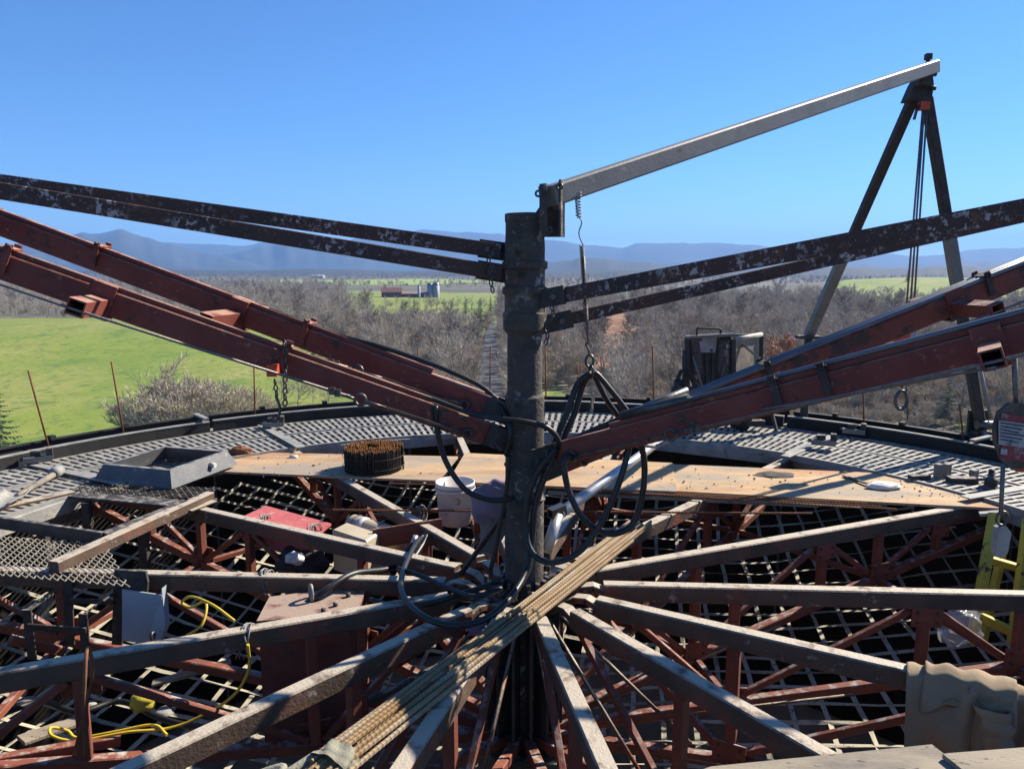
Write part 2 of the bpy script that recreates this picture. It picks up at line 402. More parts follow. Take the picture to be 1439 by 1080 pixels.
for k in range(25):
    t = k / 24
    a = V((*ROAD[0], 0)).lerp(V((*ROAD[3], 0)), t); b = V((*ROAD[1], 0)).lerp(V((*ROAD[2], 0)), t)
    rp.append((a, b))
for k, (a, b) in enumerate(rp):
    for p in (a, b): rd.v.append(V((p.x, p.y, H(p.x, p.y) + .15)))
for k in range(24): rd.f.append([2 * k, 2 * k + 2, 2 * k + 3, 2 * k + 1]); rd.m.append(0); rd.sm.append(True)
tag(rd.build('road', 'road'), 'narrow dark lane running away between bare trees', kind='structure')
BANK = [gp(*p) for p in ((866, 428), (884, 430), (882, 462), (915, 498), (880, 535), (826, 528), (850, 470))]
sheet('dirt_track', BANK, 'dirt_bank', 'reddish clay track climbing through the woods', 4, .25)

def lerp_tab(tab, x):
    if x <= tab[0][0]: return tab[0][1]
    for (a, b), (c, d) in zip(tab, tab[1:]):
        if x <= c:
            t = (x - a) / (c - a); t = t * t * (3 - 2 * t) * .5 + t * .5
            return b + (d - b) * t
    return tab[-1][1]
def ridge(name, label, dist, depth, tab, seed):
    mb = MB(); nu, nv = 260, 26
    x0, x1 = tab[0][0], tab[-1][0]
    vs = []
    for j in range(nv):
        v = j / (nv - 1) * 1.5            # 0 foot .. 1 ridge .. 1.5 back
        for i in range(nu):
            px = x0 + (x1 - x0) * i / (nu - 1)
            top = dist * (380 - lerp_tab(tab, px)) / F_PX
            top += dist * .0011 * (mnoise.noise(V((px * .045, seed, 0))) + .5 * mnoise.noise(V((px * .13, seed, 5))))
            top = max(top, -25)
            prof = math.sin(min(v, 1) * math.pi / 2) ** 1.3 if v <= 1 else 1 - (v - 1) * 1.2
            spur = mnoise.noise(V((px * .02, seed + v * .5, 1.3))) + .5 * mnoise.noise(V((px * .05, seed + v * 1.2, 2.3)))
            dd = dist + depth * (v - 1)
            z = GZ - 4 + (top - GZ + 4) * max(0, prof) * (1 + .55 * spur * (1 - min(v, 1) ** 2))
            k = (px - 720) / F_PX
            vs.append(V((k * dd, dd, z + (EYE if v > .2 else 0))))
    fs = [(j * nu + i, j * nu + i + 1, (j + 1) * nu + i + 1, (j + 1) * nu + i) for j in range(nv - 1) for i in range(nu - 1)]
    mb.add(vs, fs, 0, True)
    return tag(mb.build(name, 'hill_forest'), label, kind='structure')
ridge('hills', 'wooded blue mountain with a pointed summit at left', 8500, 2300, [(-420, 372), (-200, 362), (0, 351), (60, 343), (120, 332), (150, 331), (180, 326), (205, 332), (240, 342), (290, 354), (340, 366), (400, 379), (440, 384)], 1.1)
ridge('hills', 'long blue mountain ridge across the whole horizon', 12500, 3000, [(-500, 366), (0, 356), (150, 350), (230, 343), (270, 342), (320, 346), (345, 348), (370, 344), (420, 343), (470, 346), (520, 338), (560, 329), (600, 325), (650, 328), (700, 333), (760, 338), (820, 346), (870, 350), (905, 346), (960, 344), (1000, 342), (1050, 346), (1100, 350), (1160, 352), (1200, 353), (1240, 357), (1280, 361), (1320, 359), (1360, 351), (1400, 349), (1500, 352), (1700, 352), (1950, 362)], 4.2)
ridge('hills', 'nearer blue ridge between the summit and the mast', 9500, 2000, [(240, 384), (290, 366), (340, 354), (380, 347), (420, 341), (445, 340), (480, 345), (540, 352), (620, 362), (720, 376), (760, 384)], 7.7)
ridge('hills', 'low wooded hill right of the mast', 5200, 1400, [(690, 384), (740, 374), (790, 367), (840, 364), (900, 368), (970, 375), (1040, 384)], 9.3)

ridge('hills', 'faint wooded rise on the valley floor at left', 3600, 900, [(-500, 383), (-200, 379.5), (60, 381), (200, 378.5), (330, 380), (450, 378), (560, 380.5), (680, 379), (800, 384)], 12.4)
ridge('hills', 'faint wooded rise on the valley floor at right', 3000, 800, [(760, 384), (860, 380), (960, 377.5), (1060, 379.5), (1160, 376.5), (1260, 378), (1350, 375), (1450, 377), (1700, 376), (1950, 384)], 15.4)
ridge('hills', 'dark foothills under the long ridge at right', 8000, 1500, [(800, 384), (900, 372), (1000, 368), (1080, 366), (1180, 371), (1260, 372), (1340, 368), (1420, 365), (1600, 366), (1900, 380)], 18.1)
# ------------------------------------------------------------------ trees
def rotated(d, ang, rng):
    ax = d.orthogonal().normalized(); ax.rotate(Matrix.Rotation(rng.uniform(0, 6.283), 3, d))
    return Matrix.Rotation(ang, 3, ax) @ d
def make_bare(seed, h, spread=1.0, bushy=False, twigw=.022):
    rng = random.Random(seed); tr = MB(); cr = MB()
    def limb(mb, p, d, ln, r0, r1, n, segs, wob):
        pts = [p.copy()]; rs = [r0]
        for i in range(segs):
            d = (d + V((rng.uniform(-wob, wob), rng.uniform(-wob, wob), rng.uniform(-wob * .5, wob)))).normalized()
            p = p + d * (ln / segs); pts.append(p.copy()); rs.append(r0 + (r1 - r0) * (i + 1) / segs)
        mb.tube(pts, rs, n, caps=False, sm=True)
        return pts, d
    def ribbon(p, d, ln, w):
        q = d.cross(V((rng.uniform(-1, 1), rng.uniform(-1, 1), rng.uniform(-1, 1))))
        if q.length < 1e-3: return
        q = q.normalized() * w; e = p + d * ln
        m = (p + e) / 2 + V((rng.uniform(-.1, .1), rng.uniform(-.1, .1), rng.uniform(0, .1))) * ln
        cr.add([p - q, p + q, m + q * .8, m - q * .8, e + q * .3, e - q * .3], [(0, 1, 2, 3), (3, 2, 4, 5)])
    stems = [(V((0, 0, -.4)), V((rng.uniform(-.06, .06), rng.uniform(-.06, .06), 1)), h * .82, .16)] if not bushy else \
        [(V((rng.uniform(-.5, .5), rng.uniform(-.5, .5), -.3)), V((rng.uniform(-.4, .4), rng.uniform(-.4, .4), 1)).normalized(), h * rng.uniform(.6, .85), .06) for _ in range(6)]
    for (p, d, ln, r0) in stems:
        pts, _ = limb(tr, p, d, ln, r0 * h / 11, .025, 6, 8, .09)
        n1 = 17 if not bushy else 7
        for i in range(n1):
            t = rng.uniform(.22, 1.0); k = min(int(t * 8), 7); q = pts[k].lerp(pts[k + 1], t * 8 - k)
            l1 = h * (.42 - .24 * t) * rng.uniform(.7, 1.2) * spread
            d1 = rotated(V((0, 0, 1)), R(rng.uniform(30, 62)), rng)
            b1, e1 = limb(tr, q, d1, l1, .055 * h / 11 * (1.2 - t * .6), .014, 4, 4, .16)
            for _ in range(7):
                u = rng.uniform(.2, 1); kk = min(int(u * 4), 3); q2 = b1[kk].lerp(b1[kk + 1], u * 4 - kk)
                d2 = rotated(e1, R(rng.uniform(20, 60)), rng); d2.z = abs(d2.z) * .6 + .25; d2.normalize()
                l2 = l1 * rng.uniform(.3, .55)
                b2, e2 = limb(cr, q2, d2, l2, .024, .012, 3, 2, .2)
                for _ in range(8):
                    v = rng.uniform(.15, 1); kk = min(int(v * 2), 1); q3 = b2[kk].lerp(b2[kk + 1], v * 2 - kk)
                    d3 = rotated(e2, R(rng.uniform(15, 55)), rng); d3.z += .25; d3.normalize()
                    ribbon(q3, d3, l2 * rng.uniform(.4, .9), twigw)
    return tr, cr
def make_conifer(seed, h, r, dens=46):
    rng = random.Random(seed); tr = MB(); cr = MB()
    tr.tube([(0, 0, -.4), (0.05, 0, h * .5), (0, 0, h)], [h * .018, h * .011, .02], 6)
    for i in range(dens):
        t = (i + rng.random()) / dens; z = h * (.08 + .9 * t); ln = r * (1 - t) ** .8 * rng.uniform(.75, 1.15) + .2
        a = i * 2.4 + rng.uniform(-.3, .3); d = V((math.cos(a), math.sin(a), 0))
        side = V((-d.y, d.x, 0)); pts = []
        for k in range(6):
            u = k / 5; pts.append(d * ln * u + V((0, 0, z - ln * .35 * u + ln * .22 * u * u)))
        tr.tube(pts, [.03, .025, .02, .015, .01, .006], 3, caps=False)
        for k in range(1, 6):
            for sgn in (-1, 1):
                for q in range(3):
                    p = pts[k - 1].lerp(pts[k], rng.random()); w = ln * .32 * (1.15 - k / 6) * rng.uniform(.6, 1.2)
                    e = p + side * sgn * w + d * w * .5 + V((0, 0, -w * rng.uniform(.1, .6)))
                    m = p.lerp(e, .5) + V((0, 0, -.06)); wd = d * w * .16 + V((0, 0, .04))
                    cr.add([p - wd * .4, p + wd * .4, m + wd, e, m - wd], [(0, 1, 2, 3, 4)])
    return tr, cr
VARS = []
for k, (sd, hh, sp, bu, tw) in enumerate([(11, 11, 1, 0, 'twig'), (12, 12.5, .85, 0, 'twig'), (13, 10, 1.15, 0, 'twig_warm'), (14, 12, .95, 0, 'twig'), (15, 9, 1.1, 0, 'twig_warm'), (16, 5.5, 1.2, 1, 'twig_warm'), (17, 14.5, .75, 0, 'twig_dark'), (18, 7, 1.3, 0, 'twig_dark'), (19, 13, 1.05, 0, 'twig')]):
    t_, c_ = make_bare(sd, hh, sp, bool(bu))
    VARS.append((t_.mesh('trunk', 'bark'), c_.mesh('crown', tw), hh))
rngT = random.Random(5)
def plant(name, var, x, y, s, label, cat, group=None, rz=None):
    tm, cm = var[:2]
    o = thing(name, label, cat, (x, y, H(x, y)), rngT.uniform(0, 6.28) if rz is None else rz, group)
    o.scale = (s, s, s * rngT.uniform(.92, 1.1))
    for nm, me in (('trunk', tm), ('crown', cm)):
        c = bpy.data.objects.new(nm, me); COL.objects.link(c); c.parent = o
    return o
EXCL = [CLEAR1, F1, F2, F3, F4, [gp(*q) for q in ((681, 452), (699, 452), (722, 600), (656, 600))], BANK]
pts = []
cell = {}
def try_pt(px, py, sp):
    x, y = gp(px, py)
    if any(inpoly(x, y, P) for P in EXCL): return None
    if mnoise.noise(V((x * .011, y * .011, 8.1))) > .33: return None
    k = (int(x // sp), int(y // sp))
    for i in (-1, 0, 1):
        for j in (-1, 0, 1):
            for q in cell.get((k[0] + i, k[1] + j, sp), ()):
                if (q[0] - x) ** 2 + (q[1] - y) ** 2 < sp * sp: return None
    cell.setdefault((k[0], k[1], sp), []).append((x, y)); return (x, y)
near, far_pts = [], []
for _ in range(26000):
    px = rngT.uniform(330, 1700); iv = rngT.uniform(1 / 205., 1 / 45.); py = 380 + 1 / iv if rngT.random() < .45 else rngT.uniform(425, 590)
    if px < 520 and py > 545: continue
    if 735 < px < 850 and py > 545: continue
    if 1030 < px < 1150 and py > 535: continue
    d = 23.75 * 1050 / (py - 380)
    q = try_pt(px, py, 3.4 if d < 150 else (4.2 if d < 260 else 6.0))
    if q:
        vis = 340 < px < 1470
        (near if vis and d < 200 else far_pts).append((q[0], q[1], d, px))
near.sort(key=lambda a: a[2])
far_pts += near[170:]; near = near[:170]
for (x, y, d, px) in near:
    v = rngT.choice(VARS[:5] + VARS[6:]) if d > 135 or rngT.random() < .5 else VARS[5]
    if px < 720: lab, grp = 'leafless grey tree in the wood left of the mast', 'bare trees left of the mast'
    elif px < 1000: lab, grp = 'leafless grey tree in the wood right of the mast', 'bare trees right of the mast'
    else: lab, grp = 'leafless grey tree in the wood beyond the right rim', 'bare trees beyond the right rim'
    plant('bare_tree', v, x, y, rngT.uniform(.5, 1.1), lab, 'tree', grp)
for _ in range(7000):            # tree belt behind the left field and the middle distance
    px = rngT.uniform(-250, 520); py = rngT.uniform(402, 448)
    q = try_pt(px, py, 6.5)
    if q: far_pts.append((q[0], q[1], 0, px))
for _ in range(30000):            # far valley woods
    px = rngT.uniform(-350, 1800); py = 380 + 1 / rngT.uniform(1 / 26., 1 / 4.5)
    q = try_pt(px, py, 14)
    if q and gnoise(q[0], q[1], .0032) > -.12: far_pts.append((q[0], q[1], 0, px))
# front-left thicket, each shrub its own
for k, (px, py, s, vi) in enumerate([(236, 606, 1.12, 2), (200, 618, 1.5, 5), (262, 620, 1.7, 5), (296, 612, 1.55, 5), (176, 608, 1.1, 5), (326, 604, 1.35, 5), (232, 604, 1.5, 5), (352, 598, 1.15, 5), (285, 598, 1.4, 5), (250, 632, 1.6, 5), (312, 624, 1.5, 5), (215, 630, 1.5, 5), (275, 606, 1.6, 5), (340, 616, 1.3, 5), (376, 600, .9, 5)]):
    x, y = gp(px, py)
    if vi == 2: plant('bare_tree', VARS[2], x, y, 1.25, 'tallest leafless tree rising from the thicket in the green field', 'tree')
    else: plant('bare_shrub', VARS[5], x, y, s, 'leafless pale shrub in the thicket at the edge of the green field', 'shrub', 'shrubs in the field thicket')
for (px, py, s) in ((420, 578, .85), (462, 580, .8), (396, 572, .7), (440, 566, .75)):
    x, y = gp(px, py); plant('bare_tree', VARS[4], x, y, s, 'small leafless tree in front of the green field under the red booms', 'tree', 'small trees under the left booms')
for k in range(16):              # hedgerow by the farm field
    x, y = gp(540 + k * 9.5 + rngT.uniform(-2, 2), 435.5)
    plant('bare_tree', rngT.choice(VARS[:3]), x, y, .75, 'slim leafless tree in the row below the red farm', 'tree', 'tree row below the farm')
# one mass of far woodland
tmpl = []
for k, (tm, cm, hh) in enumerate(VARS):
    jo = bpy.data.meshes.new('wood_tree')
    nv = len(tm.vertices)
    vsx = [tuple(v.co) for v in tm.vertices] + [tuple(v.co) for v in cm.vertices]
    fsx = [tuple(p.vertices) for p in tm.polygons] + [tuple(i + nv for i in p.vertices) for p in cm.polygons]
    jo.from_pydata(vsx, [], fsx); jo.materials.append(tm.materials[0]); jo.materials.append(cm.materials[0])
    jo.polygons.foreach_set('material_index', [0] * len(tm.polygons) + [1] * len(cm.polygons)); jo.update()
    tmpl.append(bpy.data.objects.new('wood_tree', jo))
wm = bpy.data.meshes.new('bare_woodland')
wm.from_pydata([(x, y, H(x, y)) for (x, y, *_r) in far_pts], [], [])
wo = bpy.data.objects.new('bare_woodland', wm); COL.objects.link(wo)
tag(wo, 'grey leafless woodland spreading over the valley behind the silo', 'woodland', kind='stuff')
ng = bpy.data.node_groups.new('scatter', 'GeometryNodeTree')
ng.interface.new_socket('Geometry', in_out='INPUT', socket_type='NodeSocketGeometry')
ng.interface.new_socket('Geometry', in_out='OUTPUT', socket_type='NodeSocketGeometry')
gi = ng.nodes.new('NodeGroupInput'); go = ng.nodes.new('NodeGroupOutput')
iop = ng.nodes.new('GeometryNodeInstanceOnPoints'); jg = ng.nodes.new('GeometryNodeJoinGeometry')
for t_ in tmpl:
    oi = ng.nodes.new('GeometryNodeObjectInfo'); oi.inputs['Object'].default_value = t_; oi.inputs['As Instance'].default_value = True
    ng.links.new(oi.outputs['Geometry'], jg.inputs[0])
def rv(dt, a, b, seed):
    n = ng.nodes.new('FunctionNodeRandomValue'); n.data_type = dt
    i = {'FLOAT': (2, 3), 'FLOAT_VECTOR': (0, 1), 'INT': (4, 5)}[dt]
    n.inputs[i[0]].default_value = a; n.inputs[i[1]].default_value = b; n.inputs['Seed'].default_value = seed
    return n.outputs[{'FLOAT': 1, 'FLOAT_VECTOR': 0, 'INT': 2}[dt]]
iop.inputs['Pick Instance'].default_value = True
ng.links.new(gi.outputs[0], iop.inputs['Points']); ng.links.new(jg.outputs[0], iop.inputs['Instance'])
ng.links.new(rv('INT', 0, 8, 1), iop.inputs['Instance Index'])
ng.links.new(rv('FLOAT_VECTOR', (0, 0, 0), (0, 0, 6.28), 2), iop.inputs['Rotation'])
ng.links.new(rv('FLOAT', .5, 1.2, 3), iop.inputs['Scale'])
ng.links.new(iop.outputs[0], go.inputs[0])
wo.modifiers.new('scatter', 'NODES').node_group = ng
# low brush in the clearing before the farm field
for k in range(46):
    px, py = rngT.uniform(500, 700), rngT.uniform(452, 474)
    x, y = gp(px, py)
    plant('bare_shrub', VARS[5], x, y, rngT.uniform(.5, .95), 'low leafless shrub in the clearing below the farm', 'shrub', 'shrubs below the farm field')
# undergrowth: one mass of low brush filling the woods near the silo
ug = []
for _ in range(16000):
    px = rngT.uniform(330, 1650); py = rngT.uniform(432, 612)
    if (px < 540 and py > 540) or (735 < px < 830 and py > 550): continue
    q = try_pt(px, py, 2.3)
    if q: ug.append((q[0], q[1], H(*q)))
um = bpy.data.meshes.new('undergrowth'); um.from_pydata(ug, [], [])
uo = bpy.data.objects.new('undergrowth', um); COL.objects.link(uo)
tag(uo, 'pale leafless brush filling the woods below the trees', 'brush', kind='stuff')
ng2 = ng.copy()
for n in ng2.nodes:
    if n.bl_idname == 'FunctionNodeRandomValue' and n.data_type == 'INT': n.inputs[4].default_value = 0; n.inputs[5].default_value = 0
    if n.bl_idname == 'FunctionNodeRandomValue' and n.data_type == 'FLOAT': n.inputs[2].default_value = .3; n.inputs[3].default_value = .75
    if n.bl_idname == 'GeometryNodeObjectInfo': n.inputs['Object'].default_value = tmpl[5]
uo.modifiers.new('scatter', 'NODES').node_group = ng2
# conifers and the oak that kept its leaves
tc_, cc_ = make_conifer(3, 10, 2.6, 60)
x, y = gp(2, 640); plant('spruce_tree', (tc_.mesh('trunk', 'bark'), cc_.mesh('crown', 'needles')), x, y, 1.02, 'dark green spruce at the left edge beside the field', 'tree')
tc2, cc2 = make_conifer(4, 8, 2.3, 44); CED = (tc2.mesh('trunk', 'bark'), cc2.mesh('crown', 'needles'))
for (px, py, s, lab) in ((566, 447, 1.1, 'dark evergreen below the farm, left one of the pair'), (583, 449, 1.25, 'dark evergreen below the farm, right one of the pair'), (655, 446, 1.2, 'dark evergreen where the farm field meets the lane'),
                         (626, 456, .9, 'small dark evergreen in the wood left of the lane'), (690, 450, 1.3, 'dark evergreen at the far end of the lane'), (676, 470, 1.5, 'tall dark evergreen on the left side of the lane, farther one'), (668, 500, 1.3, 'tall dark evergreen on the left side of the lane, nearer one'), (702, 478, 1.1, 'dark evergreen on the right side of the lane'), (842, 505, 1.2, 'dark evergreen left of the reddish track'), (1200, 418, 1.5, 'dark evergreen left of the green hilltop'), (1046, 430, 1.2, 'dark evergreen behind the woods above the hopper'), (1330, 600, 1.0, 'dark evergreen low behind the right rim'),
                         (815, 480, 1.0, 'dark evergreen beside the reddish track'), (1274, 412, 1.6, 'dark evergreen on the green hilltop at right')):
    x, y = gp(px, py); plant('cedar_tree', CED, x, y, s, lab, 'tree')
to_, co_ = make_bare(31, 8, 1.2)
lf = MB(); rl = random.Random(8)
for f in co_.f:
    p = co_.v[f[0]]
    if rl.random() < .75:
        q = p + V((rl.uniform(-.3, .3), rl.uniform(-.3, .3), rl.uniform(-.3, .3))); a = V((rl.uniform(-1, 1), rl.uniform(-1, 1), rl.uniform(-1, 1))).normalized() * .13; b = a.orthogonal().normalized() * .09
        lf.add([q - a, q + b, q + a, q - b], [(0, 1, 2, 3)])
x, y = gp(1090, 540); ob = plant('oak_tree', (to_.mesh('trunk', 'bark'), co_.mesh('crown', 'twig_warm')), x, y, 1.4, 'oak keeping its orange brown leaves among bare trees', 'tree')
lo = bpy.data.objects.new('leaves', lf.mesh('leaves', 'leaf_orange')); COL.objects.link(lo); lo.parent = ob; lo['kind'] = 'stuff'

# ------------------------------------------------------------------ the distant farm
def house(name, px, py, w, d, hw, hr, wall, roof, label, cat='barn', rz=0.0, nwin=3):
    x, y = gp(px, py); z = H(x, y)
    o = thing(name, label, cat, (x, y, z), rz)
    wa_ = MB().box((0, 0, hw / 2), (w, d, hw)).build('wall', wall, o, True)
    MB().box((w * .32, -d / 2 - .05, hw * .3), (2.6, .14, hw * .6)).build('door', 'glass_dark', wa_, True)
    r = MB(); e = .5
    r.add([(-w / 2 - e, -d / 2 - e, hw), (w / 2 + e, -d / 2 - e, hw), (w / 2 + e, d / 2 + e, hw), (-w / 2 - e, d / 2 + e, hw), (-w / 2 - e, 0, hw + hr), (w / 2 + e, 0, hw + hr)],
          [(0, 1, 5, 4), (2, 3, 4, 5), (0, 4, 3), (1, 2, 5), (3, 2, 1, 0)])
    ro_ = r.build('roof', roof, o, True)
    for k in range(nwin):
        MB().box((-w / 2 + w * (k + .5) / nwin, -d / 2 - .04, hw * .55), (1.4, .12, 1.5)).build('window', 'glass_dark', wa_, True)
    return o
house('barn', 551, 419, 17, 12, 4.5, 4, 'barn_red', 'barn_red', 'dark red gabled barn left of the farm silos', rz=.15, nwin=2)
house('cattle_shed', 583, 418.5, 24, 10, 3.2, 1.6, 'barn_red', 'roof_grey', 'long low red shed with a grey roof between barn and silos', rz=.05, nwin=5)
for (px, py, w, lab) in ((272, 387.6, 34, 'long white building far left in the valley'), (318, 387.4, 60, 'longest white building row in the far valley'), (383, 388.2, 30, 'small white building at the right of the far valley row'), (448, 391, 36, 'white shed beyond the woods left of the farm')):
    house('farm_building', px, py, w, 26, 7, 3, 'wall_white', 'wall_white', lab, 'building', nwin=4)
def far_silo(px, py, r, h, lab):
    x, y = gp(px, py); o = thing('farm_silo', lab, 'silo', (x, y, H(x, y)))
    sw_ = MB().lathe([(r, -.5), (r, h), (0, h)], 20).build('wall', 'silo_grey', o, True)
    MB().lathe([(r * 1.02, h - .1), (r * .9, h + r * .45), (r * .55, h + r * .8), (0.01, h + r * .95)], 20).build('dome', 'silo_dome', o, True)
    for k in range(4): MB().ring((0, 0, h * (k + .7) / 4.6), (0, 0, 1), r + .03, .08, 20, 4).build('hoop', 'silo_dome', sw_, True)
far_silo(605, 418.5, 2.6, 10.5, 'left of the two domed farm silos')
far_silo(613.5, 418.5, 2.9, 11, 'right of the two domed farm silos')
far_silo(589.5, 420, 1.1, 10, 'slim pale stave silo between shed and twin silos')

# ------------------------------------------------------------------ air
hz = MB(); hz.box((0, 6000, 330), (40000, 19500, 714))
hm = bpy.data.materials.new('haze_air'); hm.use_nodes = True
for n in list(hm.node_tree.nodes):
    if n.type == 'BSDF_PRINCIPLED': hm.node_tree.nodes.remove(n)
pv = hm.node_tree.nodes.new('ShaderNodeVolumePrincipled')
pv.inputs['Color'].default_value = (0.23, 0.46, 0.90, 1)
pv.inputs['Density'].default_value = 1.0e-4
pv.inputs['Anisotropy'].default_value = 0.1
hm.node_tree.links.new(pv.outputs[0], [n for n in hm.node_tree.nodes if n.type == 'OUTPUT_MATERIAL'][0].inputs['Volume'])
MAT['haze_air'] = hm
ho = hz.build('haze', 'haze_air'); tag(ho, 'blue winter haze over the valley', kind='stuff')

# ------------------------------------------------------------------ the silo under construction
CX, CY = 0.07, 4.12
C0 = V((CX, CY, 0))
RO = 5.07
def pol(r, az, z=0.0): return V((CX + r * math.cos(az), CY + r * math.sin(az), z))
AZ0, NT = R(-3.3), 14
STEP = 2 * math.pi / NT

# concrete shell with the black slip form at its top
sil = thing('concrete_silo', 'concrete silo under construction, seen from its top', 'silo', (CX, CY, GZ))
sh = MB(); sh.lathe([(RO + .20, 0), (RO + .20, 22.02), (RO + .04, 22.02), (RO + .04, 0)], 112); sh.build('shell', 'concrete', sil, True)
MB().lathe([(0.01, 0.3), (RO + .04, 0.3)], 56).build('floor_slab', 'concrete', sil, True)
fm = thing('slip_form', 'black steel slip form ringing the top of the silo', 'formwork', (CX, CY, 0))
def arc_wall(r0, r1, z0, z1, a0, a1, n=8):
    mb = MB(); vs = []
    for i in range(n + 1):
        a = a0 + (a1 - a0) * i / n
        for (r, z) in ((r0, z0), (r0, z1), (r1, z1), (r1, z0)): vs.append(V((r * math.cos(a), r * math.sin(a), z)))
    fs = []
    for i in range(n):
        for k in range(4):
            l = (k + 1) % 4
            fs.append((i * 4 + k, i * 4 + l, i * 4 + 4 + l, i * 4 + 4 + k))
    fs += [(3, 2, 1, 0), (n * 4, n * 4 + 1, n * 4 + 2, n * 4 + 3)]
    mb.add(vs, fs); return mb
rngF = random.Random(21)
pi_m = arc_wall(RO, RO + .03, -3.2, .13, .004, STEP - .004).mesh('inner_panel', 'form_black')
po_m = arc_wall(RO + .24, RO + .27, -1.2, .15, .004, STEP - .004).mesh('outer_panel', 'form_black')
pt_m = arc_wall(RO - .004, RO + .045, .131, .143, .004, STEP - .004).mesh('top_flange', 'form_top')
pu_m = arc_wall(RO + .215, RO + .275, .151, .163, .004, STEP - .004).mesh('top_flange', 'form_black')
for k in range(NT):
    for nm, me, fl in (('inner_panel', pi_m, pt_m), ('outer_panel', po_m, pu_m)):
        o = bpy.data.objects.new(nm, me); COL.objects.link(o); o.parent = fm
        o.rotation_euler = (0, 0, AZ0 + k * STEP + .1); o.location.z = rngF.uniform(-.006, .006)
        f_ = bpy.data.objects.new('top_flange', fl); COL.objects.link(f_); f_.parent = o
for k in range(44):     # wedges and clips across the gap
    a = 2 * math.pi * k / 44 + rngF.uniform(-.03, .03)
    M = Matrix.Rotation(a, 3, 'Z')
    big = k % 4 == 0
    mb = MB(); mb.box((0, 0, 0), ((.34 if big else .07), .05, .02 if big else .035), m=M)
    o = mb.build('form_clip', 'form_top' if big else 'form_black', fm, True); o.location = V((math.cos(a), math.sin(a), 0)) * (RO + (.12 if big else .20)) + V((0, 0, .18 if big else .185))

# work deck of slotted galvanised planks
deck = thing('work_deck', 'ring of galvanised slotted deck planks around the silo top', 'platform', (CX, CY, 0))
def plank_mesh(r0, r1, da, rows, pitch=.072, bar=.036):
    mb = MB(); th = .045; z1 = .012
    a0, a1 = .006, da - .006
    def arcstrip(ra, rb, zt, zb):
        n = 10; vs = []
        for i in range(n + 1):
            a = a0 + (a1 - a0) * i / n
            for (r, z) in ((ra, zb), (ra, zt), (rb, zt), (rb, zb)): vs.append(V((r * math.cos(a), r * math.sin(a), z)))
        fs = [(i * 4 + k, i * 4 + (k + 1) % 4, i * 4 + 4 + (k + 1) % 4, i * 4 + 4 + k) for i in range(n) for k in range(4)]
        mb.add(vs, fs + [(3, 2, 1, 0), (n * 4, n * 4 + 1, n * 4 + 2, n * 4 + 3)])
    for i in range(rows + 1):
        rr = r0 + (r1 - r0) * i / rows; w = .020 if 0 < i < rows else .028
        rr = min(max(rr, r0 + w / 2), r1 - w / 2)
        edge = i in (0, rows)
        arcstrip(rr - w / 2, rr + w / 2, z1 + .002, z1 - (.06 if edge else .012))
    n = int((a1 - a0) * (r0 + r1) / 2 / pitch)
    for i in range(rows):
        ra = r0 + (r1 - r0) * i / rows; rb = r0 + (r1 - r0) * (i + 1) / rows
        for k in range(n + 1):
            a = a0 + (a1 - a0) * k / n; rm = (ra + rb) / 2
            M = Matrix.Rotation(a, 3, 'Z'); b = bar * rm / ((r0 + r1) / 2)
            mb.box(M @ V((rm, 0, z1 - .005)), (rb - ra - .008, b, .012), m=M)
    return mb.mesh('grating_panel', 'galv')
po = plank_mesh(4.475, 5.05, STEP, 3); pi2 = plank_mesh(3.85, 4.45, STEP, 3)
for k in range(NT):
    for me in (po, pi2):
        o = bpy.data.objects.new('grating_panel', me); COL.objects.link(o); o.parent = deck
        o.rotation_euler = (rngF.uniform(-.002, .002), rngF.uniform(-.002, .002), AZ0 + k * STEP); o.location.z = rngF.uniform(-.004, .004)
em = MB().beam((3.846, -.86, -.07), (3.846, .86, -.07), .05, .11, .006).mesh('edge_beam', 'galv')
cm2 = MB().beam((3.7, 0, .022), (5.0, 0, .022), .085, .01, .002).mesh('cover_strip', 'galv')
for k in range(NT):
    o = bpy.data.objects.new('edge_beam', em); COL.objects.link(o); o.parent = deck; o.rotation_euler = (0, 0, AZ0 + (k + .5) * STEP)
    o = bpy.data.objects.new('cover_strip', cm2); COL.objects.link(o); o.parent = deck; o.rotation_euler = (0, rngF.uniform(-.004, .004), AZ0 + k * STEP + rngF.uniform(-.012, .012))

